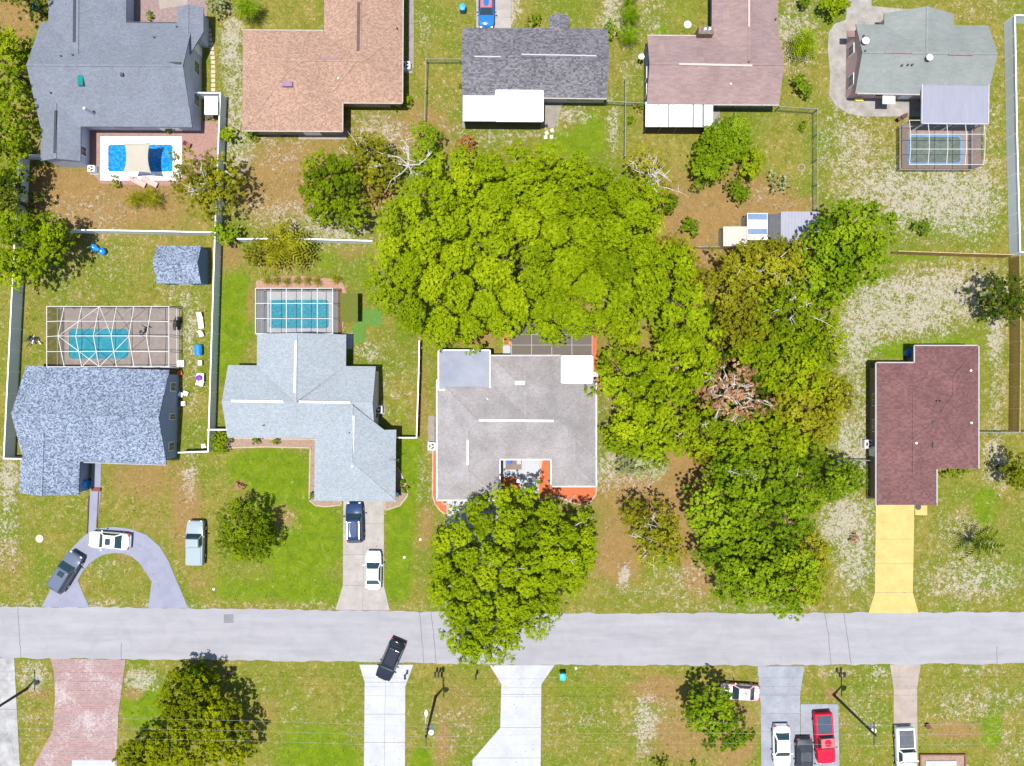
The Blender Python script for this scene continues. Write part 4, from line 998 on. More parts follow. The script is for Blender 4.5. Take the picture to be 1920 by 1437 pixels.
# ---------------------------------------------------------------- vehicles
m_cg = M('car_glass', (.015,.035,.04), .05, var=.05, spec=1.0); m_tyre = M('tyre', (.02,.02,.02), .8); m_rim = M('rim', (.45,.45,.47), .35, metal=.8)
m_lamp = M('headlight', (.75,.78,.82), .1, var=.03, spec=1.); m_tail = M('taillight', (.45,.02,.02), .2); m_blk = M('black_plastic', (.02,.02,.022), .6)
def grid(fn, nu, nv):
    vs = [fn(i/nu, j/nv) for j in range(nv+1) for i in range(nu+1)]
    return vs, [(j*(nu+1)+i, j*(nu+1)+i+1, (j+1)*(nu+1)+i+1, (j+1)*(nu+1)+i) for j in range(nv) for i in range(nu)]
def car(label, cat, px, py, nose, L, W, paint, kind='sedan', roofp=None, sunroof=False, rails=False, bed=None, name='parked_car', group='parked cars', covered=False):
    c = P(px, py, .8); c.z = 0; rz = math.atan2(-nose[1], nose[0])
    e = thing(name, label, cat, c, rz, group)
    hl, hw = L/2, W/2
    pick = kind == 'pickup'; suv = kind == 'suv'
    zh, zb = (1.0, 1.0) if not (pick or suv) else (1.1, 1.12)     # hood and belt heights
    zr = {'sedan': 1.45, 'suv': 1.72, 'pickup': 1.75}[kind]
    # lower body sections: t, half width, top height
    if pick: st = [(1,.72,.75),(.97,.88,.95),(.9,.95,1.04),(.7,.98,1.1),(.45,1,1.14),(.3,1,1.16),(-.1,1,1.16),(-.12,1,1.16),(-.95,1,1.16),(-.985,.97,1.12),(-1,.93,1.0)]
    elif suv: st = [(1,.5,.7),(.985,.68,.82),(.95,.84,.95),(.88,.93,1.03),(.7,.98,1.1),(.45,1,1.16),(0,1,1.18),(-.6,1,1.16),(-.85,.97,1.15),(-.95,.90,1.12),(-.985,.78,1.02),(-1,.62,.9)]
    else: st = [(1,.42,.58),(.985,.62,.68),(.95,.80,.76),(.88,.92,.84),(.7,.98,.92),(.45,1,.98),(0,1,1.0),(-.5,1,1.02),(-.75,.98,1.03),(-.9,.92,1.0),(-.965,.80,.95),(-.99,.66,.86),(-1,.5,.75)]
    vs = []; K = 9
    for t, w_, z in st:
        y = hw*w_; x = t*hl
        vs += [(x,-y*.93,.28),(x,-y,.5),(x,-y,z-.16),(x,-y*.95,z-.05),(x,-y*.55,z),(x,0,z+.02),(x,y*.55,z),(x,y*.95,z-.05),(x,y,z-.16),(x,y,.5),(x,y*.93,.28)]
    K = 11; fs = [tuple(range(K)), tuple(range((len(st)-1)*K+K-1, (len(st)-1)*K-1, -1))]
    for k in range(len(st)-1):
        for i in range(K): fs.append((k*K+i, (k+1)*K+i, (k+1)*K+(i+1) % K, k*K+(i+1) % K))
    b = MB().add(vs, fs).build('body', paint, e, smooth=True)
    md = b.modifiers.new('edge', 'EDGE_SPLIT'); md.split_angle = R(40)
    # greenhouse
    if pick: fb, ft, rt, rb = .42, .22, -.12, -.17
    elif suv: fb, ft, rt, rb = .47, .22, -.78, -.93
    else: fb, ft, rt, rb = .42, .14, -.42, -.70
    zbelt = (1.14 if (pick or suv) else .98); wb = hw*.93; wt = hw*(.74 if not suv else .78)
    X = [v*hl for v in (fb, ft, rt, rb)]
    def patch(nm, p00, p10, p11, p01, mat, bul, par=e, n_=6):
        p = [Vector(q) for q in (p00, p10, p11, p01)]
        nrm = (p[1]-p[0]).cross(p[3]-p[0]).normalized()
        vv, ff = grid(lambda u, v: tuple((p[0]*(1-u)+p[1]*u)*(1-v)+(p[3]*(1-u)+p[2]*u)*v + nrm*bul*(4*u*(1-u)*.7 + 4*v*(1-v)*.3 + .0)), n_, n_)
        return MB().add(vv, ff).build(nm, mat, par, smooth=True)
    dz = .02
    # solid cabin core, painted (pillars show between panes)
    cv = [(X[0]-.02,-wb,zbelt-.1),(X[0]-.02,wb,zbelt-.1),(X[3]+.02,wb,zbelt-.1),(X[3]+.02,-wb,zbelt-.1),(X[1],-wt,zr-.03),(X[1],wt,zr-.03),(X[2],wt,zr-.03),(X[2],-wt,zr-.03)]
    MB().add(cv, [(0,3,2,1),(4,5,6,7),(0,1,5,4),(1,2,6,5),(2,3,7,6),(3,0,4,7)]).build('cabin', paint, e, bevel=.05)
    patch('windshield', (X[0]+.02,-wb*.93,zbelt-.02), (X[0]+.02,wb*.93,zbelt-.02), (X[1]+.02,wt*.93,zr-.02), (X[1]+.02,-wt*.93,zr-.02), m_cg if not covered else paint, .05)
    patch('rear_window', (X[3]-.02,wb*.9,zbelt), (X[3]-.02,-wb*.9,zbelt), (X[2]-.02,-wt*.9,zr-.03), (X[2]-.02,wt*.9,zr-.03), m_cg if not covered else paint, .03)
    for sy in (-1, 1):
        q = [(X[0]-.2,sy*(wb+.012),zbelt+.0),(X[3]+.25,sy*(wb+.012),zbelt+.0),(X[2]+.1,sy*(wt+.04),zr-.1),(X[1]-.03,sy*(wt+.04),zr-.1)]
        if sy > 0: q = [q[1],q[0],q[3],q[2]]
        patch('side_window', *q, m_cg if not covered else paint, .01, n_=2)
    ro = patch('roof', (X[1]+.05,-wt*.99,zr-.02), (X[1]+.05,wt*.99,zr-.02), (X[2]-.02,wt*.99,zr-.02), (X[2]-.02,-wt*.99,zr-.02), roofp or paint, -.05)
    ro.data.flip_normals()
    ro.modifiers.new('t', 'SOLIDIFY').thickness = .03
    if sunroof:
        xm = X[1]-.55; MB().box(xm-.28,xm+.28,-.36,.36,zr+.035,zr+.055).build('sunroof', m_cg, ro)
    if rails:
        for sy in (-1, 1): MB().bar((X[1]-.2,sy*wt*.9,zr+.07),(X[2]+.1,sy*wt*.9,zr+.07),.05).build('roof_rail', M('rail_silver', (.6,.6,.62), .3, metal=.7), ro)
    for sy in (-1, 1):
        MB().ell((X[0]-.28, sy*(hw+.12), zbelt+.05), .1, .13, .09, n=8, m=5).build('mirror', paint, e, smooth=True)
        MB().ell((hl*.955, sy*hw*.66, (.66 if kind == 'sedan' else .86)), .13, .17, .08, n=8, m=5).build('headlight', m_lamp, e, smooth=True)
        MB().box(-hl*.995,-hl*.93,min(sy*hw*.93,sy*hw*.6),max(sy*hw*.93,sy*hw*.6),.78,.92).build('taillight', m_tail, e)
    for sx in (.62, -.60):
        for sy in (-1, 1):
            y = sy*(hw-.1); w0 = MB().cyl((sx*hl,y-.11,.33),(sx*hl,y+.11,.33),.33,n=18).build('wheel', m_tyre, e)
            MB().cyl((sx*hl,y+sy*.1,.33),(sx*hl,y+sy*.125,.33),.2,n=14).build('rim', m_rim, w0)
    MB().box(hl*.965,hl*1.01,-hw*.55,hw*.55,.35,.6).build('bumper', m_blk, e); MB().box(-hl*1.015,-hl*.96,-hw*.72,hw*.72,.38,.6).build('bumper', paint if kind == 'sedan' else m_blk, e)
    if pick:
        bo = MB().box(-hl*.93,X[3]-.12,-hw*.80,hw*.80,1.155,1.185).build('bed_cover', bed or m_blk, e, bevel=.02)
    return e
def paint(name, col, rough=.25, metal=.0): return M(name, col, .7, var=.02, metal=0, spec=.1, coat=.35)
pw = paint('paint_white', (.84,.85,.86)); pg = paint('paint_graphite', (.09,.11,.16), .3, .5); pls = paint('paint_paleblue', (0.24,0.29,0.31))
pn = paint('paint_navy', (.012,.035,.10), .2, .3); pb = paint('paint_black', (.012,.016,.028), .2, .2); pbl = paint('paint_blue', (.01,.12,.42))
pr = paint('paint_red', (.62,.008,.03)); ppink = M('paint_fadedred', (0.4,0.12,0.12), .7, var=.06, spec=.05); pgc = M('cover_black', (.035,.04,.05), .5, bump=.6, bscale=3)
car('white sedan with a sunroof parked across the top of the horseshoe driveway', 'car', 204,1014, (-1,-.07), 4.75,1.95, pw, sunroof=True)
car('graphite grey SUV parked on the left arm of the horseshoe driveway', 'suv', 123,1073, (.52,-.85), 5.0,2.0, pg, 'suv', sunroof=True)
car('pale blue-white pickup truck parked alone on grass', 'pickup truck', 366,1018, (0.02,-1), 5.2,2.0, pls, 'pickup', bed=pls)
car('navy blue SUV parked close to the garage of the pale blue-grey house', 'suv', 665,980, (-.03,-1), 4.7,1.95, pn, 'suv', rails=True)
car('white sedan parked lower on the concrete driveway behind the navy SUV', 'car', 700,1070, (.01,-1), 4.5,1.85, pw)
car('black SUV turning from the road into the white driveway', 'suv', 732,1238, (-.40,.92), 4.9,1.95, pb, 'suv', name='moving_car', group=None)
car('blue car with a reddish roof, cut off by the top edge of the photo', 'car', 912,14, (0,1), 4.6,1.85, pbl, roofp=ppink)
car('white and rusty red sedan parked on bare soil under the small dark tree', 'car', 1388,1298, (-1,-.06), 4.5,1.8, M('paint_patchy', (.75,.74,.76), .6, scale=1.4, col2=(.42,.07,.06), coat=.3, det=2), roofp=M('paint_whitepink', (.5,.42,.42), .7, var=.05, spec=.05))
car('white sedan parked nose down, left of the covered black car', 'car', 1466,1400, (.02,1), 4.9,1.95, pw)
car('black car under a dull cover between the white sedan and the red pickup', 'car', 1509,1420, (.02,1), 4.4,1.9, pgc, covered=True)
car('bright red pickup truck with a dark bed cover, right side of the pad', 'pickup truck', 1546,1384, (.07,1), 5.9,2.1, pr, 'pickup', roofp=ppink, bed=M('bed_cover_dark', (.03,.05,.08), .5))
car('white pickup truck with a black bed cover on the narrow beige driveway', 'pickup truck', 1698,1410, (.04,1), 5.7,2.1, pw, 'pickup', bed=M('bed_cover_grey', (.07,.075,.09), .6))

# ---------------------------------------------------------------- bins, meters, street things
def bin_(label, px, py, body, lid, rz=0, s_=1.0, lying=False):
    e = thing('wheelie_bin', label, 'trash bin', P(px, py), rz)
    MB().add([(-.26*s_,-.3*s_,.05),(.26*s_,-.3*s_,.05),(.26*s_,.3*s_,.05),(-.26*s_,.3*s_,.05),(-.33*s_,-.38*s_,1.05),(.33*s_,-.38*s_,1.05),(.33*s_,.38*s_,1.05),(-.33*s_,.38*s_,1.05)],
             [(3,2,1,0),(4,5,6,7),(0,1,5,4),(1,2,6,5),(2,3,7,6),(3,0,4,7)]).build('bin_body', body, e)
    MB().ell((0,0,1.05), .37*s_, .43*s_, .12, n=12, m=5, z0=0).build('lid', lid, e)
    MB().cyl((-.34*s_,.4*s_,.95),(.34*s_,.4*s_,.95),.03,n=6).build('handle', m_blk, e)
    for sx in (-1, 1): MB().cyl((sx*.3*s_,.32*s_,.12),(sx*.36*s_,.32*s_,.12),.12,n=10).build('wheel', m_tyre, e)
teal = M('bin_teal', (.01,.22,.32), .4); blu = M('bin_blue', (.01,.13,.42), .4); cyan = M('bin_cyan', (.04,.42,.55), .35)
bin_('teal wheeled bin standing on grass beside the white driveway apron', 1054,1263, teal, cyan)
bin_('blue wheeled bin on grass left of the concrete driveway at the top', 868,22, blu, M('bin_skyblue', (.05,.30,.60), .4))
bin_('bright blue bin at the left wall of the large blue-grey house', 78,20, blu, M('bin_bright', (.03,.38,.80), .4), s_=1.15)
bin_('blue bin in the shaded porch notch of the speckled roof house', 165,906, blu, M('bin_bright', (.03,.38,.80), .4), s_=1.15)
bin_('dark bin at the garage corner of the pale blue-grey house', 746,925, M('bin_dark', (.03,.05,.06), .4), M('bin_pale', (.5,.65,.7), .4), s_=.7)
def drum(label, cat, px, py, r, h, m, name, rz=0):
    e = thing(name, label, cat, P(px, py), rz); MB().cyl((0,0,0),(0,0,h),r,n=18).build('body', m, e, bevel=.03)
    MB().cyl((0,0,h),(0,0,h+.04),r*1.05,n=18).build('rim', m, e); MB().cyl((0,0,h+.04),(0,0,h+.06),r*.6,n=14).build('lid', m, e)
drum('round blue tub in the shaded corner behind the red-brown house', 'tub', 1700,663, .5, .9, blu, 'water_tub')
drum('white round lid of a buried tank on grass at the top of the mauve house', 'hatch', 1289,47, .42, .06, M('hatch', (.6,.58,.55), .8), 'tank_cover')
drum('small stone manhole ring on grass left of the horseshoe driveway', 'manhole', 75,1010, .45, .05, M('hatch2', (.38,.34,.3), .9), 'manhole_cover')
def ac(label, px, py, s_=.45, pad=True):
    e = thing('air_conditioner', label, 'air conditioner', P(px, py))
    if pad: MB().box(-s_*1.3,s_*1.3,-s_*1.3,s_*1.3,0,.08).build('pad', m_conc, e)
    MB().box(-s_,s_,-s_,s_,.08,.8).build('casing', M('ac_case', (.62,.62,.60), .6), e, bevel=.03)
    MB().cyl((0,0,.8),(0,0,.83),s_*.72,n=16).build('fan_grille', m_blk, e); MB().cyl((0,0,.83),(0,0,.85),s_*.25,n=10).build('fan_hub', M('ac_case', (.62,.62,.60)), e)
    for k in range(3):
        a = k*2.1; MB().bar((0,0,.835),(math.cos(a)*s_*.65,math.sin(a)*s_*.65,.835),.12,.01).build('fan_blade', M('ac_case', (.62,.62,.60)), e)
ac('air conditioner on a pad at the east wall of the tan-pink house', 764,128)
ac('white air conditioner beside the west wall of the red-brown house', 1623,832, .5)
ac('pale air conditioner at the west wall of the central house', 811,836, .45)
ac('grey air conditioner at the east side of the pale blue-grey house', 712,768, .45)
ac('white pool pump unit at the left corner of the bright blue pool', 178,320, .4)
ac('small white unit at the east wall of the central house', 1116,702, .28, False)

def mailbox(label, px, py, n_=1, col=m_blk, pm=None, sp=6):
    for k in range(n_):
        x = px + k*sp
        e = thing('mailbox', label if n_ == 1 else label[k], 'mailbox', P(x, py), 0, 'mailboxes on the road verge')
        MB().box(-.05,.05,-.05,.05,0,1.05).build('post', pm or M('post_wood', (.22,.16,.11), .9), e)
        MB().box(-.11,.11,-.26,.26,1.05,1.2).cyl((0,-.26,1.2),(0,.26,1.2),.11,n=12).build('box', col, e)
        MB().box(.115,.13,.05,.2,1.15,1.35).build('flag', M('flag_red', (.5,.03,.03), .5), e)
mailbox(['leftmost of three dark mailboxes left of the big front tree','middle one of three dark mailboxes left of the big front tree','rightmost of three dark mailboxes left of the big front tree'], 818, 1258, 3)
mailbox('single mailbox on worn grass between the three mailboxes and white driveway', 893,1262)
mailbox('mailbox at the right edge of the white driveway below the black SUV', 762,1262)
mailbox(['left one of two dark mailboxes on the verge right of the grey driveway','right one of two dark mailboxes on the verge right of the grey driveway'], 1567, 1258, 2, sp=8)
mailbox(['dark mailbox on green verge above the tree at lower left','pale mailbox on green verge above the tree at lower left'], 434, 1256, 2, sp=6)

# utility poles and wires
m_pole = M('pole_wood', (.085,.06,.045), .9, scale=4)
PH = 9.8
def pole(label, px, py, lamp=False):
    c = P(px, py); e = thing('utility_pole', label, 'utility pole', c, 0)
    MB().cyl((0,0,0),(0,0,PH),.17,.11,n=12).build('pole', m_pole, e)
    MB().box(-.06,.06,-1.2,1.2,PH-.55,PH-.42).build('crossarm', m_pole, e)
    for y in (-1.05,0,1.05): MB().cyl((0,y,PH-.42),(0,y,PH-.22),.06,.04,n=8).build('insulator', M('insulator', (.5,.5,.5), .3), e)
    t = MB().cyl((.42,-.1,PH-2.3),(.42,-.1,PH-1.4),.28,n=14).build('transformer', M('transformer', (.66,.68,.70), .5), e)
    MB().cyl((.42,-.1,PH-1.4),(.42,-.1,PH-1.25),.06,n=8).build('bushing', m_dark, t)
    if lamp:
        MB().tube([(0,0,PH-1.3),(-.1,.9,PH-.9),(-.05,1.9,PH-.8)],[.04,.035,.035]).build('lamp_arm', m_metal, e)
        MB().ell((-.03,2.2,PH-.82),.18,.4,.12,n=10).build('lamp_head', M('lamp_white', (.8,.8,.8), .4), e)
    return c
pA = pole('dark utility pole with a street lamp arm between the two white driveways', 817,1306, True)
pB = pole('dark leaning-looking utility pole right of the grey driveway with grey transformer', 1563,1303)
pC = pole('dark utility pole on the pale concrete drive at the far left', 50,1292)
def wire(a, b, sag, n_=14):
    mb = MB(); pts = [a.lerp(b, i/n_) - Vector((0,0,sag*4*(i/n_)*(1-i/n_))) for i in range(n_+1)]
    o = mb.tube(pts, [.009]*len(pts), 4).build('overhead_wire', M('wire_grey', (0.3,0.3,0.3), .5)); return o
ends = [Vector((-125, pC.y, 0)), pC, pA, pB, Vector((125, pB.y, 0))]
desc = ['northernmost','middle','southernmost']; spans = ['ending at the left edge','between the far left pole and lamp pole','between the lamp pole and right pole','leaving at the right edge']
for k in range(4):
    for j, y in enumerate((1.05, 0, -1.05)):
        o = wire(ends[k]+Vector((0,y,PH-.2)), ends[k+1]+Vector((0,y,PH-.2)), .7)
        tag(o, '%s of three thin overhead wires, %s' % (desc[j], spans[k]), 'wire', 'overhead wires')

# ---------------------------------------------------------------- small yard things
m_plast = M('plastic_white', (.82,.82,.82), .5, var=.03)
def chair(label, px, py, rz, m=m_plast, z=0, group=None):
    e = thing('garden_chair', label, 'chair', P(px, py), rz, group)
    MB().box(-.25,.25,-.25,.25,.4,.44).build('seat', m, e); MB().add([(-.25,.22,.44),(.25,.22,.44),(.25,.38,.9),(-.25,.38,.9),(-.25,.26,.44),(.25,.26,.44),(.25,.42,.9),(-.25,.42,.9)],[(3,2,1,0),(4,5,6,7),(0,1,5,4),(1,2,6,5),(2,3,7,6),(3,0,4,7)]).build('backrest', m, e)
    for x in (-.22,.22):
        for y in (-.22,.22): MB().box(x-.02,x+.02,y-.02,y+.02,0,.4).build('leg', m, e)
    return e
def lounger(label, px, py, rz, m, l=1.8):
    e = thing('lounge_chair', label, 'lounger', P(px, py), rz)
    MB().box(-.3,.3,-.9,.35,.3,.34).build('seat', m, e); MB().bar((0,.35,.33),(0,.95,.65),.58,.05,up=(0,0,1)).build('backrest', m, e)
    for x in (-.27,.27):
        for y in (-.8,.3): MB().box(x-.025,x+.025,y-.025,y+.025,0,.3).build('leg', m, e)
lounger('white plastic lounge chair at the top of the row beside the white fence', 378,602, .1, m_plast)
chair('white plastic garden chair just above the blue barrel', 380,628, .3)
chair('white garden chair below the purple cushion beside the fence', 380,720, 1.3)
e = thing('barrel', 'shiny blue plastic barrel lying beside the white fence', 'barrel', P(375,657), R(90))
MB().tube([(-.62,0,.42),(-.55,0,.42),(-.2,0,.42),(.2,0,.42),(.55,0,.42),(.62,0,.42)],[.34,.42,.45,.45,.42,.34],16).build('body', M('barrel_blue', (.01,.20,.62), .2, spec=.7), e)
for x in (-.3,.3): MB().cyl((x-.03,0,.42),(x+.03,0,.42),.47,n=18).build('hoop', M('barrel_blue2', (.01,.16,.52), .25), e)
e = thing('patio_table', 'small white table holding a purple cushion beside the fence', 'table', P(379,709))
MB().box(-.42,.42,-.5,.5,.5,.55).build('tabletop', m_plast, e)
for x in (-.36,.36):
    for y in (-.44,.44): MB().box(x-.03,x+.03,y-.03,y+.03,0,.5).build('leg', m_plast, e)
o = MB().ell((0,0,0), .38,.36,.14,n=12).build('cushion', M('cushion_purple', (.16,.02,.42), .6), loc=P(378,709)+Vector((0,0,.67)), smooth=True); tag(o, 'round purple cushion lying on the small white table', 'cushion')
e = thing('storage_box', 'small pale box standing under the blue barrel by the fence', 'box', P(378,681)); MB().box(-.2,.2,-.25,.25,0,.4).build('body', m_beige, e); MB().box(-.22,.22,-.27,.27,.4,.46).build('lid', m_plast, e)
e = thing('storage_box', 'white square board leaning flat beside the large pool cage', 'box', P(341,682)); MB().box(-.35,.35,-.35,.35,0,.3).build('body', m_plast, e); MB().box(-.38,.38,-.38,.38,.3,.35).build('lid', m_plast, e)
def grill(label, px, py, rz, m=m_blk, s_=1.):
    e = thing('barbecue_grill', label, 'grill', P(px, py), rz)
    MB().box(-.55*s_,.55*s_,-.25*s_,.25*s_,.3,.85).build('cabinet', m, e); MB().cyl((-.38*s_,0,.88),(.38*s_,0,.88),.27*s_,n=14).build('lid', m, e)
    MB().box(-.8*s_,-.56*s_,-.2*s_,.2*s_,.8,.84).build('side_shelf', m, e); MB().box(.56*s_,.8*s_,-.2*s_,.2*s_,.8,.84).build('side_shelf', m, e)
    for x in (-.45,.45):
        for y in (-.2,.2): MB().cyl((x*s_-.03,y*s_,.1),(x*s_+.03,y*s_,.1),.1,n=8).build('wheel', m_tyre, e)
grill('black covered grill at the right corner of the large pool cage', 336,608, 1.4)
grill('dark reddish grill on the patio corner of the grey-green house', 1686,224, .5, M('grill_brown', (.10,.05,.045), .6), .8)
# blue ride-on toy
e = thing('blue_toy', 'shiny blue two-lobed play toy lying alone on the back lawn', 'toy', P(187,469), -.45)
mb_ = M('toy_blue', (.01,.22,.68), .2, spec=.7)
MB().ell((-.52,0,.38),.5,.42,.38,n=14).ell((.52,0,.38),.5,.42,.38,n=14).build('body', mb_, e, smooth=True); MB().cyl((-.25,0,.5),(.25,0,.5),.22,n=12).build('seat', mb_, e)
MB().bar((.4,-.3,.8),(.4,.3,.8),.05).build('handle', m_blk, e)
# dark exercise machine in the large cage
e = thing('exercise_bike', 'black exercise bike standing on the deck inside the large cage', 'exercise bike', P(268,620,.8)-Vector((0,0,.68)), .9)
MB().bar((-.7,0,.1),(.7,0,.1),.09).bar((-.7,-.3,.06),(-.7,.3,.06),.08).bar((.7,-.3,.06),(.7,.3,.06),.08).bar((-.3,0,.1),(-.2,0,.95),.09).bar((.4,0,.1),(.55,0,1.15),.09).build('frame', m_blk, e)
MB().ell((-.2,0,.98),.2,.15,.07,n=10).build('saddle', m_blk, e); MB().bar((.55,-.3,1.15),(.55,.3,1.15),.06).build('handlebar', m_blk, e); MB().cyl((.3,-.05,.4),(.3,.05,.4),.28,n=14).build('flywheel', m_dark, e)
# objects left of the cage: heap of stuff
e = thing('bicycle_heap', 'pile of bent grey metal frames on grass left of the large cage', 'scrap pile', P(64,638)); random.seed(3)
for k in range(11):
    a = random.uniform(0,6.3); r = random.uniform(.1,.6); q = Vector((math.cos(a)*r, math.sin(a)*r, random.uniform(.05,.4))); d = Vector((random.uniform(-.6,.6), random.uniform(-.6,.6), random.uniform(-.1,.35)))
    MB().bar(q, q+d, .09).build('frame_tube', random.choice((m_metal, m_plast, m_dark)), e)
for k in range(2): MB().cyl((-.4+.8*k,.1,.1),(-.35+.8*k,.15,.2),.3,n=14).build('wheel', m_dark, e)
# clutter strip along F east wall
clut = [(339,700,'red plastic crate against the east wall of the speckled roof house',(.55,.06,.03)),(341,740,'white round bucket beside the east wall of the speckled roof house',(.8,.8,.8)),(345,757,'pale flat box at the east wall, below the round bucket',(.75,.73,.7)),(350,738,'white small tub to the right of the round bucket',(.8,.8,.8)),(384,836,'grey heap box in the fence corner at the end of the side yard',(.5,.5,.5))]
for i, (x, y, lb, colr) in enumerate(clut):
    e = thing('plastic_crate', lb, 'crate', P(x, y), random.uniform(-.4,.4)); mm = M('crate_%s' % ('red','white','pale','tub','heap')[i], colr, .6)
    MB().box(-.25,.25,-.22,.22,0,.3).build('body', mm, e); MB().box(-.28,.28,-.25,.25,.3,.34).build('rim', mm, e)
# patio furniture near canopy
chair('dark patio chair left of the one below the white canopy', 392,222, .2, m_dark); chair('dark patio chair directly below the white canopy corner', 401,220, -.3, m_dark)
chair('brown patio chair on the red paving right of the bright pool', 356,274, 1.2, M('chair_brown', (.20,.08,.07), .7))
for x, lb in ((262,'left one of two reddish loungers below the bright pool'),(284,'right one of two reddish loungers below the bright pool')):
    lounger(lb, x, 343, 1.1, M('lounger_pink', (.45,.30,.27), .7))
e = thing('courtyard_rug', 'brown rug with blue and grey chairs in the white courtyard', 'rug', P(963,871)+Vector((0,0,.07)))
MB().box(-.95,.95,-.6,.55,0,.015).build('rug', M('rug_brown', (0.17,0.135,0.115), .95), e)
for q, x, m_, lb in ((0,955,M('chair_blue', (.01,.08,.35), .6),'blue cushioned chair on the courtyard rug'),(1,973,M('chair_grey', (.3,.31,.34), .6),'grey cushioned chair on the courtyard rug')):
    k = chair(lb, x, 866, .1, m_); k.location.z = .085
e = thing('door_mat', 'dark round mat on the yellow pad at the red-brown house', 'mat', P(1721,951)+Vector((0,0,.06))); MB().cyl((0,0,0),(0,0,.02),.35,n=16).build('mat', m_dark, e)
e = thing('yellow_tub', 'yellow plastic play tub at the south wall of the grey-green house', 'tub', P(1608,189)+Vector((0,0,.05))); MB().box(-.45,.45,-.2,.2,0,.4).build('body', M('tub_yellow', (.72,.62,.12), .5), e); MB().box(-.35,.35,-.12,.12,.4,.44).build('lid', M('tub_yellow2', (.55,.45,.2), .5), e)
e = thing('green_box', 'dark green flat-topped playhouse beside the small pool cage', 'playhouse', P(661,580)); 
ga = M('green_roof', (0.085,0.1,0.01), .85, scale=5, bump=.3); MB().box(-.85,.85,-1.45,1.45,0,1.7).build('wall', M('green_wall', (.06,.09,.02), .8), e); MB().box(-1.0,1.0,-1.65,1.65,1.7,1.78).build('roof', ga, e)
e = thing('log', 'short dark fallen log on grass near the central house bed', 'log', P(1070,936), .75); MB().tube([(-.8,0,.12),(0,.03,.14),(.8,-.02,.1)],[.1,.12,.08]).build('trunk', M('bark_pale', (.30,.22,.18), .9), e); MB().bar((.1,0,.2),(.5,.3,.35),.05).build('stub', M('bark_pale', (.30,.22,.18), .9), e)
e = thing('log', 'grey stones and block on the pale sand strip by the road tree', 'stone', P(1171,1062)); MB().box(-.15,.15,-.2,.2,0,.2).build('block', m_grey, e)
for k, (x, y, lb) in enumerate(((788,1012,'pale round cover on the strip of lawn right of the white sedan'),(758,1045,'tiny white marker on grass right of the white sedan'),(401,1105,'small white litter on grass right of the pale pickup'),(1080,1253,'small white litter on the verge beside the teal bin'))):
    e = thing('lawn_marker', lb, 'marker', P(x, y)); MB().cyl((0,0,0),(0,0,.06),.14,n=8).build('cap', m_plast, e)
e = thing('planter_box', 'low red-edged raised planter at the bottom right of the photo', 'planter', P(1766,1424)); 
for q in ((-2.7,2.7,.55,.7),(-2.7,2.7,-1.3,-1.15),(-2.7,-2.55,-1.15,.55),(2.55,2.7,-1.15,.55)): MB().box(*q,0,.3).build('edge_board', M('brick_red2', (0.2,0.08,0.065), .9), e)
MB().box(-2.55,2.55,-1.15,.55,0,.1).build('soil', m_mulchb, e)
o = MB().box(-2.0,1.6,-1.6,-.1,.12,.2).build('slab', m_white, e)
e = thing('fire_ring', 'thin pale stone ring on the grass of the fenced yard', 'ring', P(1502,315)); mb = MB()
for k in range(12): a = k*.5236; mb.box(math.cos(a)*.4-.08,math.cos(a)*.4+.08,math.sin(a)*.4-.08,math.sin(a)*.4+.08,0,.1)
mb.build('stones', m_beige, e, kind='stuff')
e = thing('garden_hose_reel', 'dark pot with a thin stick at the lower right lawn', 'pot', P(1737,1360)); MB().cyl((0,0,0),(0,0,.4),.25,.3,n=12).build('pot', M('pot_red', (0.12,0.035,0.03), .8), e); MB().cyl((0,0,.4),(.6,-.4,.5),.02,n=5).build('stick', m_dark, e)
random.seed(7)
# ---------------------------------------------------------------- trees and shrubs
m_bark = M('bark', (.10,.075,.055), .95, scale=4); m_grey_bark = M('bark_grey', (.46,.42,.39), .95, scale=4)
LM = {
 'lime': leafmat('leaf_lime', (.115,.172,.002), (.228,.312,.004), (.368,.440,.008)),
 'lime2': leafmat('leaf_lime_yellow', (.120,.150,.002), (.250,.280,.003), (.400,.410,.006)),
 'mid': leafmat('leaf_mid', (.088,.135,.003), (.180,.250,.004), (.310,.380,.007)),
 'green': leafmat('leaf_green', (.062,.115,.004), (.138,.220,.005), (.260,.360,.010)),
 'olive': leafmat('leaf_olive', (.100,.095,.006), (.215,.215,.008), (.360,.350,.020)),
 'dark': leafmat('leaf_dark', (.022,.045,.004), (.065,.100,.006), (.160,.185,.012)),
 'brown': leafmat('leaf_brown', (.210,.100,.050), (.420,.230,.120), (.600,.410,.250)),
 'rust': leafmat('leaf_rust', (.20,.06,.02), (.36,.13,.045), (.50,.22,.08)),
 'grey': leafmat('leaf_greygreen', (.14,.155,.06), (.29,.31,.13), (.48,.49,.28)),
}
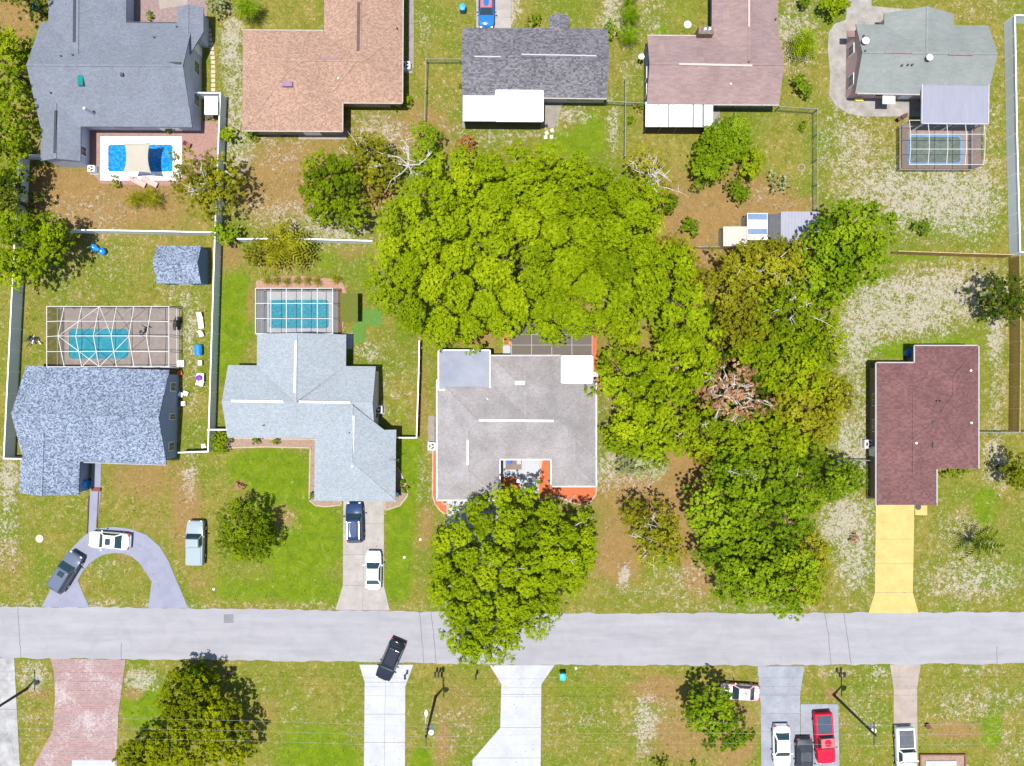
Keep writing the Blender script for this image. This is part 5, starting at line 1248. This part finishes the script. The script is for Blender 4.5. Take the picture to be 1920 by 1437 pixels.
def leafmesh(C, Rb, dens, leaf, mat, spread, name='crown', flat=.85, tintb=None, sub=.26, mac=None, gap=0.):
    """C: clump centres (n,3), Rb radii; each clump is built of small sprays of leaf-size faces"""
    out = []; tint = []
    for (c, r, tb) in zip(C, Rb, tintb):
        ns = max(4, int(dens*r*r))
        d = rng.normal(size=(ns, 3)); d /= np.linalg.norm(d, axis=1)[:, None]
        d[:, 2] = np.where(d[:, 2] < -.35, -d[:, 2], d[:, 2])
        rr = r*rng.uniform(.62, 1.12, ns)
        sp = c + d*rr[:, None]*np.array([1, 1, flat])
        if mac is not None and gap > 0:
            dd = np.sort(np.hypot(sp[:, 0, None]-mac[:, 0], sp[:, 1, None]-mac[:, 1]), axis=1)
            if dd.shape[1] > 1:
                wv = .5+.5*np.sin(sp[:, 0]*1.7+np.sin(sp[:, 1]*1.3)*2)*np.sin(sp[:, 1]*1.9+sp[:, 0]*.6)
                kp = (dd[:, 1]-dd[:, 0] > gap*(.1+1.5*wv)); d = d[kp]; rr = rr[kp]; sp = sp[kp]; ns = len(sp)
                if ns == 0: continue
        st = tb + rng.normal(0, .10, ns)
        nl = 11
        q = rng.normal(size=(ns, nl, 3)); q /= np.linalg.norm(q, axis=2)[..., None]
        q[..., 2] = np.abs(q[..., 2])*.9; q = q*.85 + d[:, None, :]*.35
        lp = sp[:, None, :] + q*sub*rng.uniform(.4, 1., (ns, nl, 1))
        nn = d[:, None, :]*.5 + q*.85 + rng.normal(0, .22, (ns, nl, 3)); nn[..., 2] += .3
        out.append(np.concatenate([lp, nn], 2).reshape(-1, 6)); tint.append((np.repeat(st, nl) + rng.normal(0, .1, ns*nl)))
    A = np.concatenate(out); T = np.clip(np.concatenate(tint), 0, 1)
    n = len(A); p = A[:, :3]; nn = A[:, 3:]; nn /= np.linalg.norm(nn, axis=1)[:, None]
    rv = rng.normal(size=(n, 3)); u = np.cross(nn, rv); u /= np.linalg.norm(u, axis=1)[:, None]; v = np.cross(nn, u)
    s = leaf*rng.uniform(.65, 1.35, n)[:, None]
    co = np.stack([p-u*s*.5, p+v*s*.30, p+u*s*.5, p-v*s*.30], 1).reshape(-1, 3).astype(np.float32)
    me = bpy.data.meshes.new(name)
    me.vertices.add(n*4); me.vertices.foreach_set('co', co.ravel())
    me.loops.add(n*4); me.loops.foreach_set('vertex_index', np.arange(n*4, dtype=np.int32))
    me.polygons.add(n); me.polygons.foreach_set('loop_start', np.arange(0, n*4, 4)); me.polygons.foreach_set('loop_total', np.full(n, 4))
    me.attributes.new('tint', 'FLOAT', 'POINT').data.foreach_set('value', np.repeat(T, 4).astype(np.float32))
    me.materials.append(mat); me.update()
    global NLEAF; NLEAF += n
    return me
NLEAF = 0
def tree(label, lobes, h, mat, name='tree', cat='tree', blob=1.25, dens=22, leaf=.21, cover=1.0, group=None, bark=None, limbs=5, tint=.5, tvar=.16, sub=.26, twigs=0, under=.55, thick=.55, mr=None, gap=.21):
    """lobes: (px, py, rx, ry) ellipses of the crown outline as seen; h: height of the crown top"""
    bark = bark or m_bark
    zc = h*.68
    cs = [(P(x, y, zc), rx/S*(H-zc)/H, ry/S*(H-zc)/H) for x, y, rx, ry in lobes]
    A = sum(a*b for _, a, b in cs); base = sum((c*(a*b) for c, a, b in cs), Vector())/A; base.z = 0
    e = thing(name, label, cat, base, 0, group)
    if A < 9: gap *= .3
    elif A > 14: gap *= 1.15
    C = []; RB = []; TB = []
    # big rounded boughs: clumps sink towards the creases between them
    mr = mr or blob*2.1; macro = []
    for _ in range(6000):
        c, a, b = random.choice(cs); t = random.uniform(0, 6.283); q = math.sqrt(random.random())
        x, y = c.x-base.x+math.cos(t)*q*a, c.y-base.y+math.sin(t)*q*b
        if all((x-m_[0])**2+(y-m_[1])**2 > (mr*1.05)**2 for m_ in macro): macro.append((x, y, len(macro)))
    mtint = [(random.gauss(0, tvar), random.uniform(-.35, .35)*mr*.5) for _ in macro]
    for c, a, b in cs:
        n = max(3, int(cover*math.pi*a*b/(blob*blob)*1.3)); dome = min(h-zc, min(a, b)*thick*1.2); lt = tint + random.uniform(-.1, .1)
        pts = []
        tries = 0
        while len(pts) < n and tries < n*25:
            tries += 1
            u, v = random.uniform(-1, 1), random.uniform(-1, 1)
            if u*u+v*v > 1: continue
            # keep clump inside the outline
            ax = max(.3, 1-blob*.5/a); bx = max(.3, 1-blob*.5/b); x, y = u*ax*a, v*bx*b
            if any((x-q[0])**2+(y-q[1])**2 < (blob*.74)**2 for q in pts): continue
            pts.append((x, y)); d = math.sqrt(u*u+v*v)
            r = blob*random.uniform(.72, 1.25)
            wx, wy = c.x+x-base.x, c.y+y-base.y
            dm, im = min((((wx-q[0])**2+(wy-q[1])**2), q[2]) for q in macro); dm = math.sqrt(dm)/mr
            z = zc - dome*.35 + dome*1.0*math.sqrt(max(0, 1-d*d*.92)) + random.uniform(-.2, .15)*blob - r*.3 - mr*.75*dm*dm + mtint[im][1]
            C.append((wx, wy, z)); RB.append(r); TB.append(lt+mtint[im][0]+random.gauss(0, tvar*.5))
    # lower, wider clumps that close the crown from below
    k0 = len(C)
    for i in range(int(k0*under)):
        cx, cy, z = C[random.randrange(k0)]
        C.append((cx+random.gauss(0, blob*.6), cy+random.gauss(0, blob*.6), max(.8, z-random.uniform(1.7, 3.0)*blob))); RB.append(blob*.9); TB.append(tint-.1)  # inner clumps tinted darker, painting shade into the crown gaps
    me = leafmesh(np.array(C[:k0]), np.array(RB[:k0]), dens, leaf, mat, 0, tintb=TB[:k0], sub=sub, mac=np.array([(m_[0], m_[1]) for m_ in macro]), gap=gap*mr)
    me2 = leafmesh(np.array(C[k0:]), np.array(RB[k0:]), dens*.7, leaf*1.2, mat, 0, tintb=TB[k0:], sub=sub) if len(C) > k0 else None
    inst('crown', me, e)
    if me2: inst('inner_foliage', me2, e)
    tr = max(.08, min(.55, h*.032)); th = min(h*.5, zc*.75)
    MB().tube([(0,0,-.05),(.05,.03,th*.3),(-.04,.06,th*.7),(0,0,th)],[tr*1.35,tr,tr*.85,tr*.7],9).build('trunk', bark, e, smooth=True)
    idx = sorted(range(k0), key=lambda i: -(C[i][0]**2+C[i][1]**2)); step = max(1, k0//max(1, limbs))
    for i in idx[::step][:limbs]:
        q = Vector(C[i]); m1 = Vector((q.x*.35, q.y*.35, th+(q.z-th)*.45))
        MB().tube([(0,0,th-.15), m1, q*.98],[tr*.6,tr*.35,tr*.08],6).build('limb', bark, e, smooth=True)
    for i in range(twigs):
        j = random.randrange(k0); q = Vector(C[j]); s0 = Vector((q.x*.5, q.y*.5, (th+q.z)/2+.3)); mb = MB()
        tip = q+Vector((random.gauss(0,.5),random.gauss(0,.5),RB[j]*1.0+.15)); mb.tube([s0,(s0+tip)/2+Vector((random.gauss(0,.25),random.gauss(0,.25),.4)),tip],[.07,.05,.015],5)
        for _ in range(4):
            t = random.uniform(.3,1); a = s0.lerp(tip, t)+Vector((0,0,.3)); mb.tube([a, a+Vector((random.gauss(0,.55),random.gauss(0,.55),random.uniform(-.1,.4)))],[.035,.01],4)
        mb.build('bare_branch', m_grey_bark, e)
    return e
def shrub(label, px, py, r, mat, h=None, name='shrub', cat='shrub', group=None, dens=26, leaf=.2, tint=.5, ry=None, cover=1.):
    r_ = r/S; h = h or r_*1.1; c = P(px, py, h*.5); c.z = 0; ry_ = (ry or r)/S
    e = thing(name, label, cat, c, 0, group); b = min(.55, r_*.6); n = max(4, int(r_*ry_/(b*b)*1.9*cover)); C = []
    for i in range(n):
        a = random.uniform(0, 6.283); q = math.sqrt(random.random())*.72; C.append((math.cos(a)*q*r_, math.sin(a)*q*ry_, h*(.35+.5*(1-q*q))))
    inst('foliage', leafmesh(np.array(C), np.full(n, b), dens*1.6, leaf, mat, 0, 'foliage', tintb=[tint+random.gauss(0,.12) for _ in range(n)], sub=.14), e)
    mb = MB()
    for i in range(4): q = Vector(C[i % n]); mb.tube([(0,0,0), q*.5, q],[.05,.035,.01],5)
    mb.build('stems', m_bark, e); return e
def palm(label, px, py, r, h, mat, n=16, name='palm', cat='palm', droop=.5, group=None, wd=.16, trunk=.14):
    c = P(px, py, h); c.z = 0; e = thing(name, label, cat, c, random.uniform(0,6), group); L_ = r/S
    MB().tube([(0,0,0),(.03,0,h*.5),(0,0,h)],[trunk*1.2,trunk,trunk*.9],8).build('trunk', m_bark, e)
    def frond(seed):
        rd = random.Random(seed); vs = []; fs = []; T = []
        K = 9
        for k in range(K):
            t = (k+.5)/K; x = L_*t; z = .35*L_*math.sin(t*2.2)*1.0 - droop*L_*t*t
            w_ = wd*L_*1.6*math.sin(math.pi*min(1, t*.85+.12))
            for sy in (-1, 1):
                o = len(vs); vs += [(x-.04*L_,0,z),(x+.05*L_,0,z),(x+.14*L_+rd.uniform(-.03,.03),sy*w_*rd.uniform(.8,1.15),z-.10*L_-rd.uniform(0,.05))]; fs.append((o,o+1,o+2)); T += [.4+rd.uniform(-.3,.45)]*3
        me = bpy.data.meshes.new('frond'); me.from_pydata(vs, [], fs); me.materials.append(mat)
        me.attributes.new('tint','FLOAT','POINT').data.foreach_set('value', np.array(T, np.float32)); return me
    ms = [frond(i) for i in range(3)]
    for i in range(n):
        o = inst('frond', ms[i % 3], e, (0,0,h-.02*i/n), 2.399*i); s_ = random.uniform(.75,1.1); o.scale = (s_,s_,s_); o.rotation_euler.y = -R(random.uniform(-5,38))
    return e
def snag(label, px, py, r, h, name='dead_tree', n=9, seed=1):
    random.seed(seed); c = P(px, py, h*.6); c.z = 0; e = thing(name, label, 'dead tree', c); L_ = r/S
    MB().tube([(0,0,0),(.1,0,h*.3),(0,.1,h*.55)],[.2,.16,.12],8).build('trunk', m_grey_bark, e)
    for i in range(n):
        a = i*6.283/n+random.uniform(-.3,.3); l_ = L_*random.uniform(.6,1.05); p0 = Vector((0,.1,h*random.uniform(.35,.55))); p2 = Vector((math.cos(a)*l_, math.sin(a)*l_, h*random.uniform(.6,1.))); p1 = p0.lerp(p2,.5)+Vector((random.gauss(0,.25),random.gauss(0,.25),.1))
        mb = MB().tube([p0,p1,p2],[.10,.07,.02],6)
        for k in range(5):
            t = random.uniform(.3,.95); q = p0.lerp(p2, t); mb.tube([q, q+Vector((random.gauss(0,.6),random.gauss(0,.6),random.uniform(0,.5)))],[.045,.012],5)
        mb.build('branch', m_grey_bark, e)
    random.seed(int(px)); return e

tree('huge lime green tree with a cauliflower crown filling the centre of the photo',
     [(900,350,130,75),(1010,365,145,95),(790,440,85,105),(765,520,85,80),(850,540,130,90),(960,470,170,130),(1090,430,130,115),(1175,400,75,70),(1060,570,110,55),(1045,605,48,32),(920,585,100,42),(825,606,78,40),(1160,500,85,75)],
     13.5, LM['lime'], blob=1.0, dens=24, leaf=.2, limbs=8, tvar=.12, mr=2.5)
tree('big lime green tree overhanging the road in front of the central house',
     [(965,1040,150,95),(925,1110,115,85),(960,965,85,50),(895,1185,66,56),(925,1205,50,34),(1040,1060,70,75),(980,1150,70,55),(1090,1015,32,50),(870,1040,60,55),(850,1100,40,60),(880,1225,34,28)],
     9.8, LM['lime'], blob=.95, dens=24, leaf=.2, limbs=8, mr=2.1, twigs=6, tint=.46)
# wooded lot, tree by tree
tree('yellow-lime tree right of the huge crown, above the gap by the porch', [(1245,550,75,55),(1285,600,50,60),(1255,500,50,40)], 10.5, LM['lime'], blob=1.0, tint=.5)
tree('small bright green tree at the right corner of the lanai', [(1170,622,32,30)], 6, LM['mid'], blob=.7, limbs=3, tint=.75)
tree('yellow-green tree leaning over the east side of the central house roof', [(1185,705,68,55),(1235,745,62,62),(1200,790,50,45)], 9.5, LM['lime'], blob=.9, tint=.42)
tree('lime tree standing between the central house tree and the brown dead tree', [(1290,680,62,62),(1315,640,35,42)], 9.5, LM['lime'], blob=.95, tint=.55)
tree('lower yellow-green tree beside the south-east roof corner', [(1185,820,52,38),(1225,835,40,42)], 7.5, LM['lime'], blob=.8, tint=.45)
tree('duller green small tree under the lower yellow-green one', [(1210,870,45,30)], 5.5, LM['grey'], blob=.7, limbs=3)
tree('olive tree in the gap below the small cream shed', [(1265,478,42,36),(1300,520,25,30)], 7, LM['olive'], blob=.8, limbs=4, tint=.6)
tree('broad olive green tree directly below the metal sheds', [(1420,495,60,45),(1485,490,62,48),(1370,540,55,40)], 9.5, LM['olive'], blob=.9, tint=.62, twigs=5)
tree('dark olive feathery tree left of centre in the wooded lot', [(1390,605,55,48)], 8.5, LM['olive'], blob=1.3, leaf=.2, dens=20, tint=.32, tvar=.05)
tree('green tree with grey bare twigs right of the dark olive one', [(1475,590,58,55),(1500,540,40,35)], 8.5, LM['mid'], blob=.85, twigs=9, tint=.5)
tree('large bright green puffy pine at the top right of the wooded lot', [(1610,430,72,60),(1570,470,62,60),(1620,490,45,48),(1560,520,50,40)], 12, LM['green'], name='pine_tree', blob=.75, dens=24, leaf=.24, tint=.66, sub=.2, under=.6)
tree('green tree with yellow tips on the right edge above the bare lawn', [(1540,570,48,45),(1545,640,45,50)], 7.5, LM['mid'], blob=.8, tint=.58)
tree('mid green tree in the very middle of the wooded lot', [(1450,660,62,48),(1500,700,52,50),(1410,660,35,35)], 8, LM['mid'], blob=.85, tint=.6)
e = tree('rusty brown half-dead tree with grey limbs in the wooded lot', [(1375,715,50,38),(1340,740,38,30),(1400,760,52,26)], 9, LM['brown'], name='dying_tree', blob=.75, cover=1.0, dens=11, leaf=.2, bark=m_grey_bark, limbs=7, twigs=14, under=.1)
tree('olive green tree right of the rusty brown tree', [(1490,770,50,52),(1540,740,42,45)], 7.5, LM['olive'], blob=.85, tint=.55)
tree('bright yellow-green small crown beside the rusty brown tree', [(1452,712,24,22)], 7, LM['lime'], blob=.6, limbs=3, tint=.75)
tree('green tree below the rusty brown tree', [(1345,790,60,40),(1300,820,50,38)], 7.5, LM['mid'], blob=.8, tint=.55, twigs=5)
tree('leafy green tree with a small rust patch in the lower wooded lot', [(1420,815,62,48),(1475,830,40,42)], 8.5, LM['mid'], blob=.85, tint=.66)
tree('low olive tree at the right edge near the thin dark fence', [(1575,745,28,38),(1540,800,35,35)], 6, LM['olive'], blob=.7, limbs=3, tint=.5)
tree('rusty small tree at the edge of the orange soil', [(1320,850,28,24)], 5.5, LM['olive'], blob=.6, limbs=3, tint=.5)
tree('mid green tree with round leaf clusters above the dark hollow', [(1370,880,42,40),(1445,890,70,50)], 9, LM['green'], blob=.8, tint=.62, twigs=4)
tree('tall clumped pine over the left edge of the lower grove', [(1350,960,62,58),(1395,925,40,38)], 11, LM['green'], name='pine_tree', blob=.7, dens=24, leaf=.24, tint=.7, sub=.2, under=.6)
tree('dark green tree right of the clumped pine in the lower grove', [(1460,970,75,55),(1500,930,45,45)], 10, LM['green'], blob=.85, tint=.5)
tree('green pine low on the left of the grove by the orange path', [(1360,1040,52,50),(1400,1010,45,35)], 9, LM['green'], name='pine_tree', blob=.7, dens=22, leaf=.24, tint=.6, sub=.2)
tree('bright green tree reaching over the edge of the road', [(1480,1085,70,55),(1420,1085,55,42),(1480,1135,32,26),(1385,1110,40,28)], 8.5, LM['green'], blob=.8, tint=.72)
tree('yellowish tree at the lower right corner of the grove', [(1530,1050,35,50),(1515,1100,30,35)], 7.5, LM['olive'], blob=.8, tint=.72)
tree('thin green pine between the grove and the red-brown house', [(1590,895,38,35),(1560,920,25,20)], 6.5, LM['green'], name='pine_tree', blob=.6, cover=.8, limbs=4, tint=.5)
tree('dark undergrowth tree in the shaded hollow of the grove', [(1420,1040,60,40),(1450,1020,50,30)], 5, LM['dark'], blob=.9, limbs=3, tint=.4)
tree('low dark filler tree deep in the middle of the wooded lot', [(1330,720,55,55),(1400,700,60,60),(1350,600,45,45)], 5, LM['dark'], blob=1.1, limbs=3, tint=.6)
tree('low green filler tree under the rust patch', [(1380,830,60,40),(1450,770,60,50),(1500,640,50,50),(1510,850,40,40)], 5, LM['green'], blob=1.1, limbs=3, tint=.3)
tree('round olive tree with pale branches standing on orange soil', [(1225,985,52,45),(1240,1030,48,38),(1190,960,28,25)], 7, LM['olive'], blob=.75, dens=18, leaf=.21, tint=.62, twigs=6, cover=1.4, under=.3)
# left and top yards
tree('dark green tree in the yard below the tan-pink house', [(600,340,42,60),(635,330,38,45),(620,390,48,35),(665,405,22,22)], 7.5, LM['mid'], blob=.7, dens=20, leaf=.22, tint=.32)
tree('olive yellow tree touching the dark green one, yard below tan-pink house', [(690,290,45,50),(715,325,35,40)], 7, LM['olive'], blob=.8, tint=.5, dens=12, twigs=4, cover=.85)
snag('white bare branched dead tree beside the huge lime crown', 765,308,48,7, seed=5)
tree('bright green small tree behind the bare white branches', [(800,295,26,32),(795,250,28,22)], 5.5, LM['green'], blob=.6, limbs=3, tint=.6)
shrub('brown dry brushwood heap below the bare white tree', 715,365,38, LM['brown'], h=1.2, name='brushwood', cat='brush', dens=12, leaf=.22)
shrub('rusty brown dry crown patch at the upper left of the huge tree', 875,275,16, LM['rust'], h=4)
tree('airy olive tree leaning over the right side of the bright pool', [(370,340,55,42),(400,315,40,35),(385,380,45,28),(340,300,25,25),(425,350,35,30)], 7, LM['olive'], blob=.65, dens=12, leaf=.22, cover=.75, tint=.42, twigs=5, under=.1)
tree('bright green tree at the left edge below the white fence corner', [(55,460,62,55),(20,500,38,42),(75,430,42,32),(15,430,30,35)], 8, LM['lime'], blob=.85, tint=.32)
tree('yellow-green tree at the far left edge, uppermost', [(-8,110,45,50),(6,170,36,45),(-2,70,35,30)], 8, LM['mid'], blob=.8, tint=.6)
tree('darker green tree on the left edge beside the blue-grey house', [(0,240,40,55),(6,300,34,45)], 7.5, LM['mid'], blob=.8, tint=.4)
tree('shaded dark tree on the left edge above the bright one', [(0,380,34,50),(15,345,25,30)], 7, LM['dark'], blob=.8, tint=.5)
tree('tree top cut off by the upper left corner', [(40,-8,40,22)], 6, LM['dark'], blob=.8, tint=.6)
tree('dense round dark green tree on the front lawn', [(455,985,46,45),(470,1015,40,38),(440,1020,34,34)], 5.8, LM['mid'], blob=.7, dens=24, leaf=.19, tint=.18)
tree('wide golden-green tree at the bottom left of the photo', [(350,1310,55,50),(390,1350,62,48),(340,1400,75,50),(270,1420,60,32),(430,1400,42,45)], 6.3, LM['lime2'], blob=.7, dens=17, leaf=.26, tint=.22, tvar=.15)
tree('deep green low tree at the top of the golden-green one', [(355,1270,26,18),(365,1285,26,20)], 5, LM['green'], blob=.55, limbs=3, tint=.3)
tree('dark open tree with broad leaves right of the bottom lawn', [(1335,1330,42,45),(1360,1375,45,35),(1310,1345,30,32),(1390,1385,22,22)], 6.5, LM['green'], blob=.65, dens=15, leaf=.3, tint=.42, cover=.85, under=.15)
tree('dense round green tree below the panelled white porch', [(1365,258,46,38),(1350,280,44,36),(1330,312,28,27)], 5.5, LM['green'], blob=.65, dens=24, leaf=.2, tint=.5, cover=1.6, gap=.02, mr=2.2)
tree('yellow-tipped small tree right of the dense round one', [(1412,300,20,26),(1405,320,16,14)], 3.8, LM['mid'], blob=.45, limbs=3, tint=.6)
shrub('round shrub on bare soil below the dense round tree', 1380,360,27, LM['green'], h=2.2, tint=.4)
shrub('small green shrub left of the cream metal shed', 1290,429,20, LM['green'], h=1.8, tint=.4)
shrub('sparse grey bush right of the round shrub', 1458,345,26, LM['grey'], h=1.4, dens=10, leaf=.18)
tree('sparse grey-green tree with bare twigs at the fence corner', [(1210,305,40,30),(1225,345,38,32),(1245,375,25,20)], 6, LM['olive'], blob=.65, cover=.7, dens=9, leaf=.2, twigs=14, bark=m_grey_bark, under=.05, tint=.6)
shrub('dark shrub at the foot of the sparse grey-green tree', 1250,382,24, LM['green'], h=2, tint=.3)
palm('spiky light green palm left of the concrete apron', 1506,84,34,1.2, LM['mid'], n=24)
shrub('green bush on grass below the spiky palm', 1500,165,20, LM['green'], h=1.8, ry=26, tint=.45)
shrub('large rounded bush at the top edge by the pale path', 1560,14,34, LM['lime'], h=2.6, ry=22, tint=.3)
shrub('small bush at the top edge left of the large rounded one', 1501,8,15, LM['green'], h=1.4, tint=.4)
g_ = 'shrubs in a column right of the dark grey house'
palm('uppermost spiky shrub of the column right of the dark grey house', 1179,-2,20,1.0, LM['green'], n=18, group=g_)
palm('middle spiky shrub of the column right of the dark grey house', 1179,30,24,1.0, LM['green'], n=20, group=g_)
palm('lowest spiky shrub of the column right of the dark grey house', 1178,70,24,1.0, LM['green'], n=20, group=g_)
palm('spiky dark green palm at the top left of the tan-pink house', 465,18,26,1.8, LM['green'], n=26)
shrub('leafy bush by the wall at the top of the stepping stones', 410,12,24, LM['grey'], h=1.5)
shrub('green bush on the north side of the dark grey house', 1002,38,12, LM['green'], h=1)
shrub('green bush at the north-east corner of the dark grey house', 1143,58,13, LM['green'], h=1.6, ry=18)
palm('star-shaped palm shadow built as dark fronds on the sandy lawn at the right', 1831,1018,46,1.6, LM['dark'], n=11, droop=.3, trunk=.12, wd=.09)  # dark-leaved fronds stand in for a palm's cast shadow
tree('dark tree over the wooden fence at the right edge', [(1885,550,45,40),(1900,575,40,28)], 6.5, LM['dark'], blob=.65, dens=20, leaf=.2, tint=.5)
tree('golden green tree at the right edge below the dark one', [(1918,885,26,34)], 6, LM['lime2'], blob=.6, limbs=3, tint=.1)
shrub('small dark shrub on the sandy lawn below the bronze cage', 1725,428,19, LM['green'], h=1.1, ry=14, tint=.3)
shrub('bright green bush at the crossing of the white fences', 425,441,32, LM['green'], h=3.2, ry=20, tint=.75)
shrub('bright shrub outside the white fence right of the pool patio', 428,262,16, LM['mid'], h=1.8, ry=24, tint=.8)
shrub('reddish olive shrub on the fence line by the bright bush', 487,470,32, LM['olive'], h=2.2, tint=.25, dens=16)
palm('feathery yellow-green palm behind the white fence', 535,465,52,2.6, LM['olive'], n=20)
palm('clump of golden palms below the bright blue pool, left half', 255,374,22,.8, LM['olive'], n=18); palm('clump of golden palms below the bright blue pool, right half', 285,374,24,.8, LM['olive'], n=18)
g_ = 'row of small pale palms above the small flat cage'; od = ['first','second','third','fourth','fifth','sixth','seventh']
for i, x in enumerate((501,517,536,556,576,594,630)):
    palm('%s from the left in the row of small pale palms above the flat cage' % od[i], x, 527+random.uniform(-2,2), 11, .5, LM['olive'], n=12, group=g_)
for i, (x, y, r, lb) in enumerate(((412,826,24,'green shrub at the south-west corner of the pale blue-grey house'),(483,826,9,'leftmost round shrub along the front wall bed'),(517,827,8,'second round shrub along the front wall bed'),(753,905,6,'small upper shrub in the bed at the east corner of the garage'),(760,918,6,'small lower shrub in the bed at the east corner of the garage'),(587,930,8,'small shrub at the west corner of the garage bed'),
        (767,191,12,'shrub at the south-east corner of the tan-pink house'),(742,201,8,'small shrub under the south eave of the tan-pink house'),(475,254,12,'shrub at the south-west corner of the tan-pink house'),(1800,885,12,'round shrub at the south wall of the red-brown house, right one'),(1778,886,12,'round shrub at the south wall of the red-brown house, left one'),
        (1300,1432,8,'little shrub on the bottom edge near the dark open tree'),(1238,1432,14,'spiky green shrub at the bottom edge of the dry lawn'),(450,912,9,'tiny reddish shrub on the green front lawn'),(280,32,8,'small round green shrub on the mauve patio'),(1505,238,8,'tiny round shrub inside the fenced yard'),
        (1196,200,10,'clipped hedge block left of the panelled porch'),(1182,225,9,'olive hedge strip left of the panelled porch'),(215,343,10,'small bush at the bottom edge of the bright pool deck'),(867,165,8,'small shrub at the west wall of the dark grey house'),(320,245,9,'potted green plant at the top right of the bright pool'),(1600,1010,9,'small rusty seedling on the pale sand'),(1545,870,10,'dry stump shrub left of the thin green pine'))):
    shrub(lb, x, y, r, LM['brown' if 'rusty' in lb or 'reddish' in lb else ('green' if i % 2 else 'mid')], h=max(.6, r/S*1.3), leaf=.16, tint=.45)
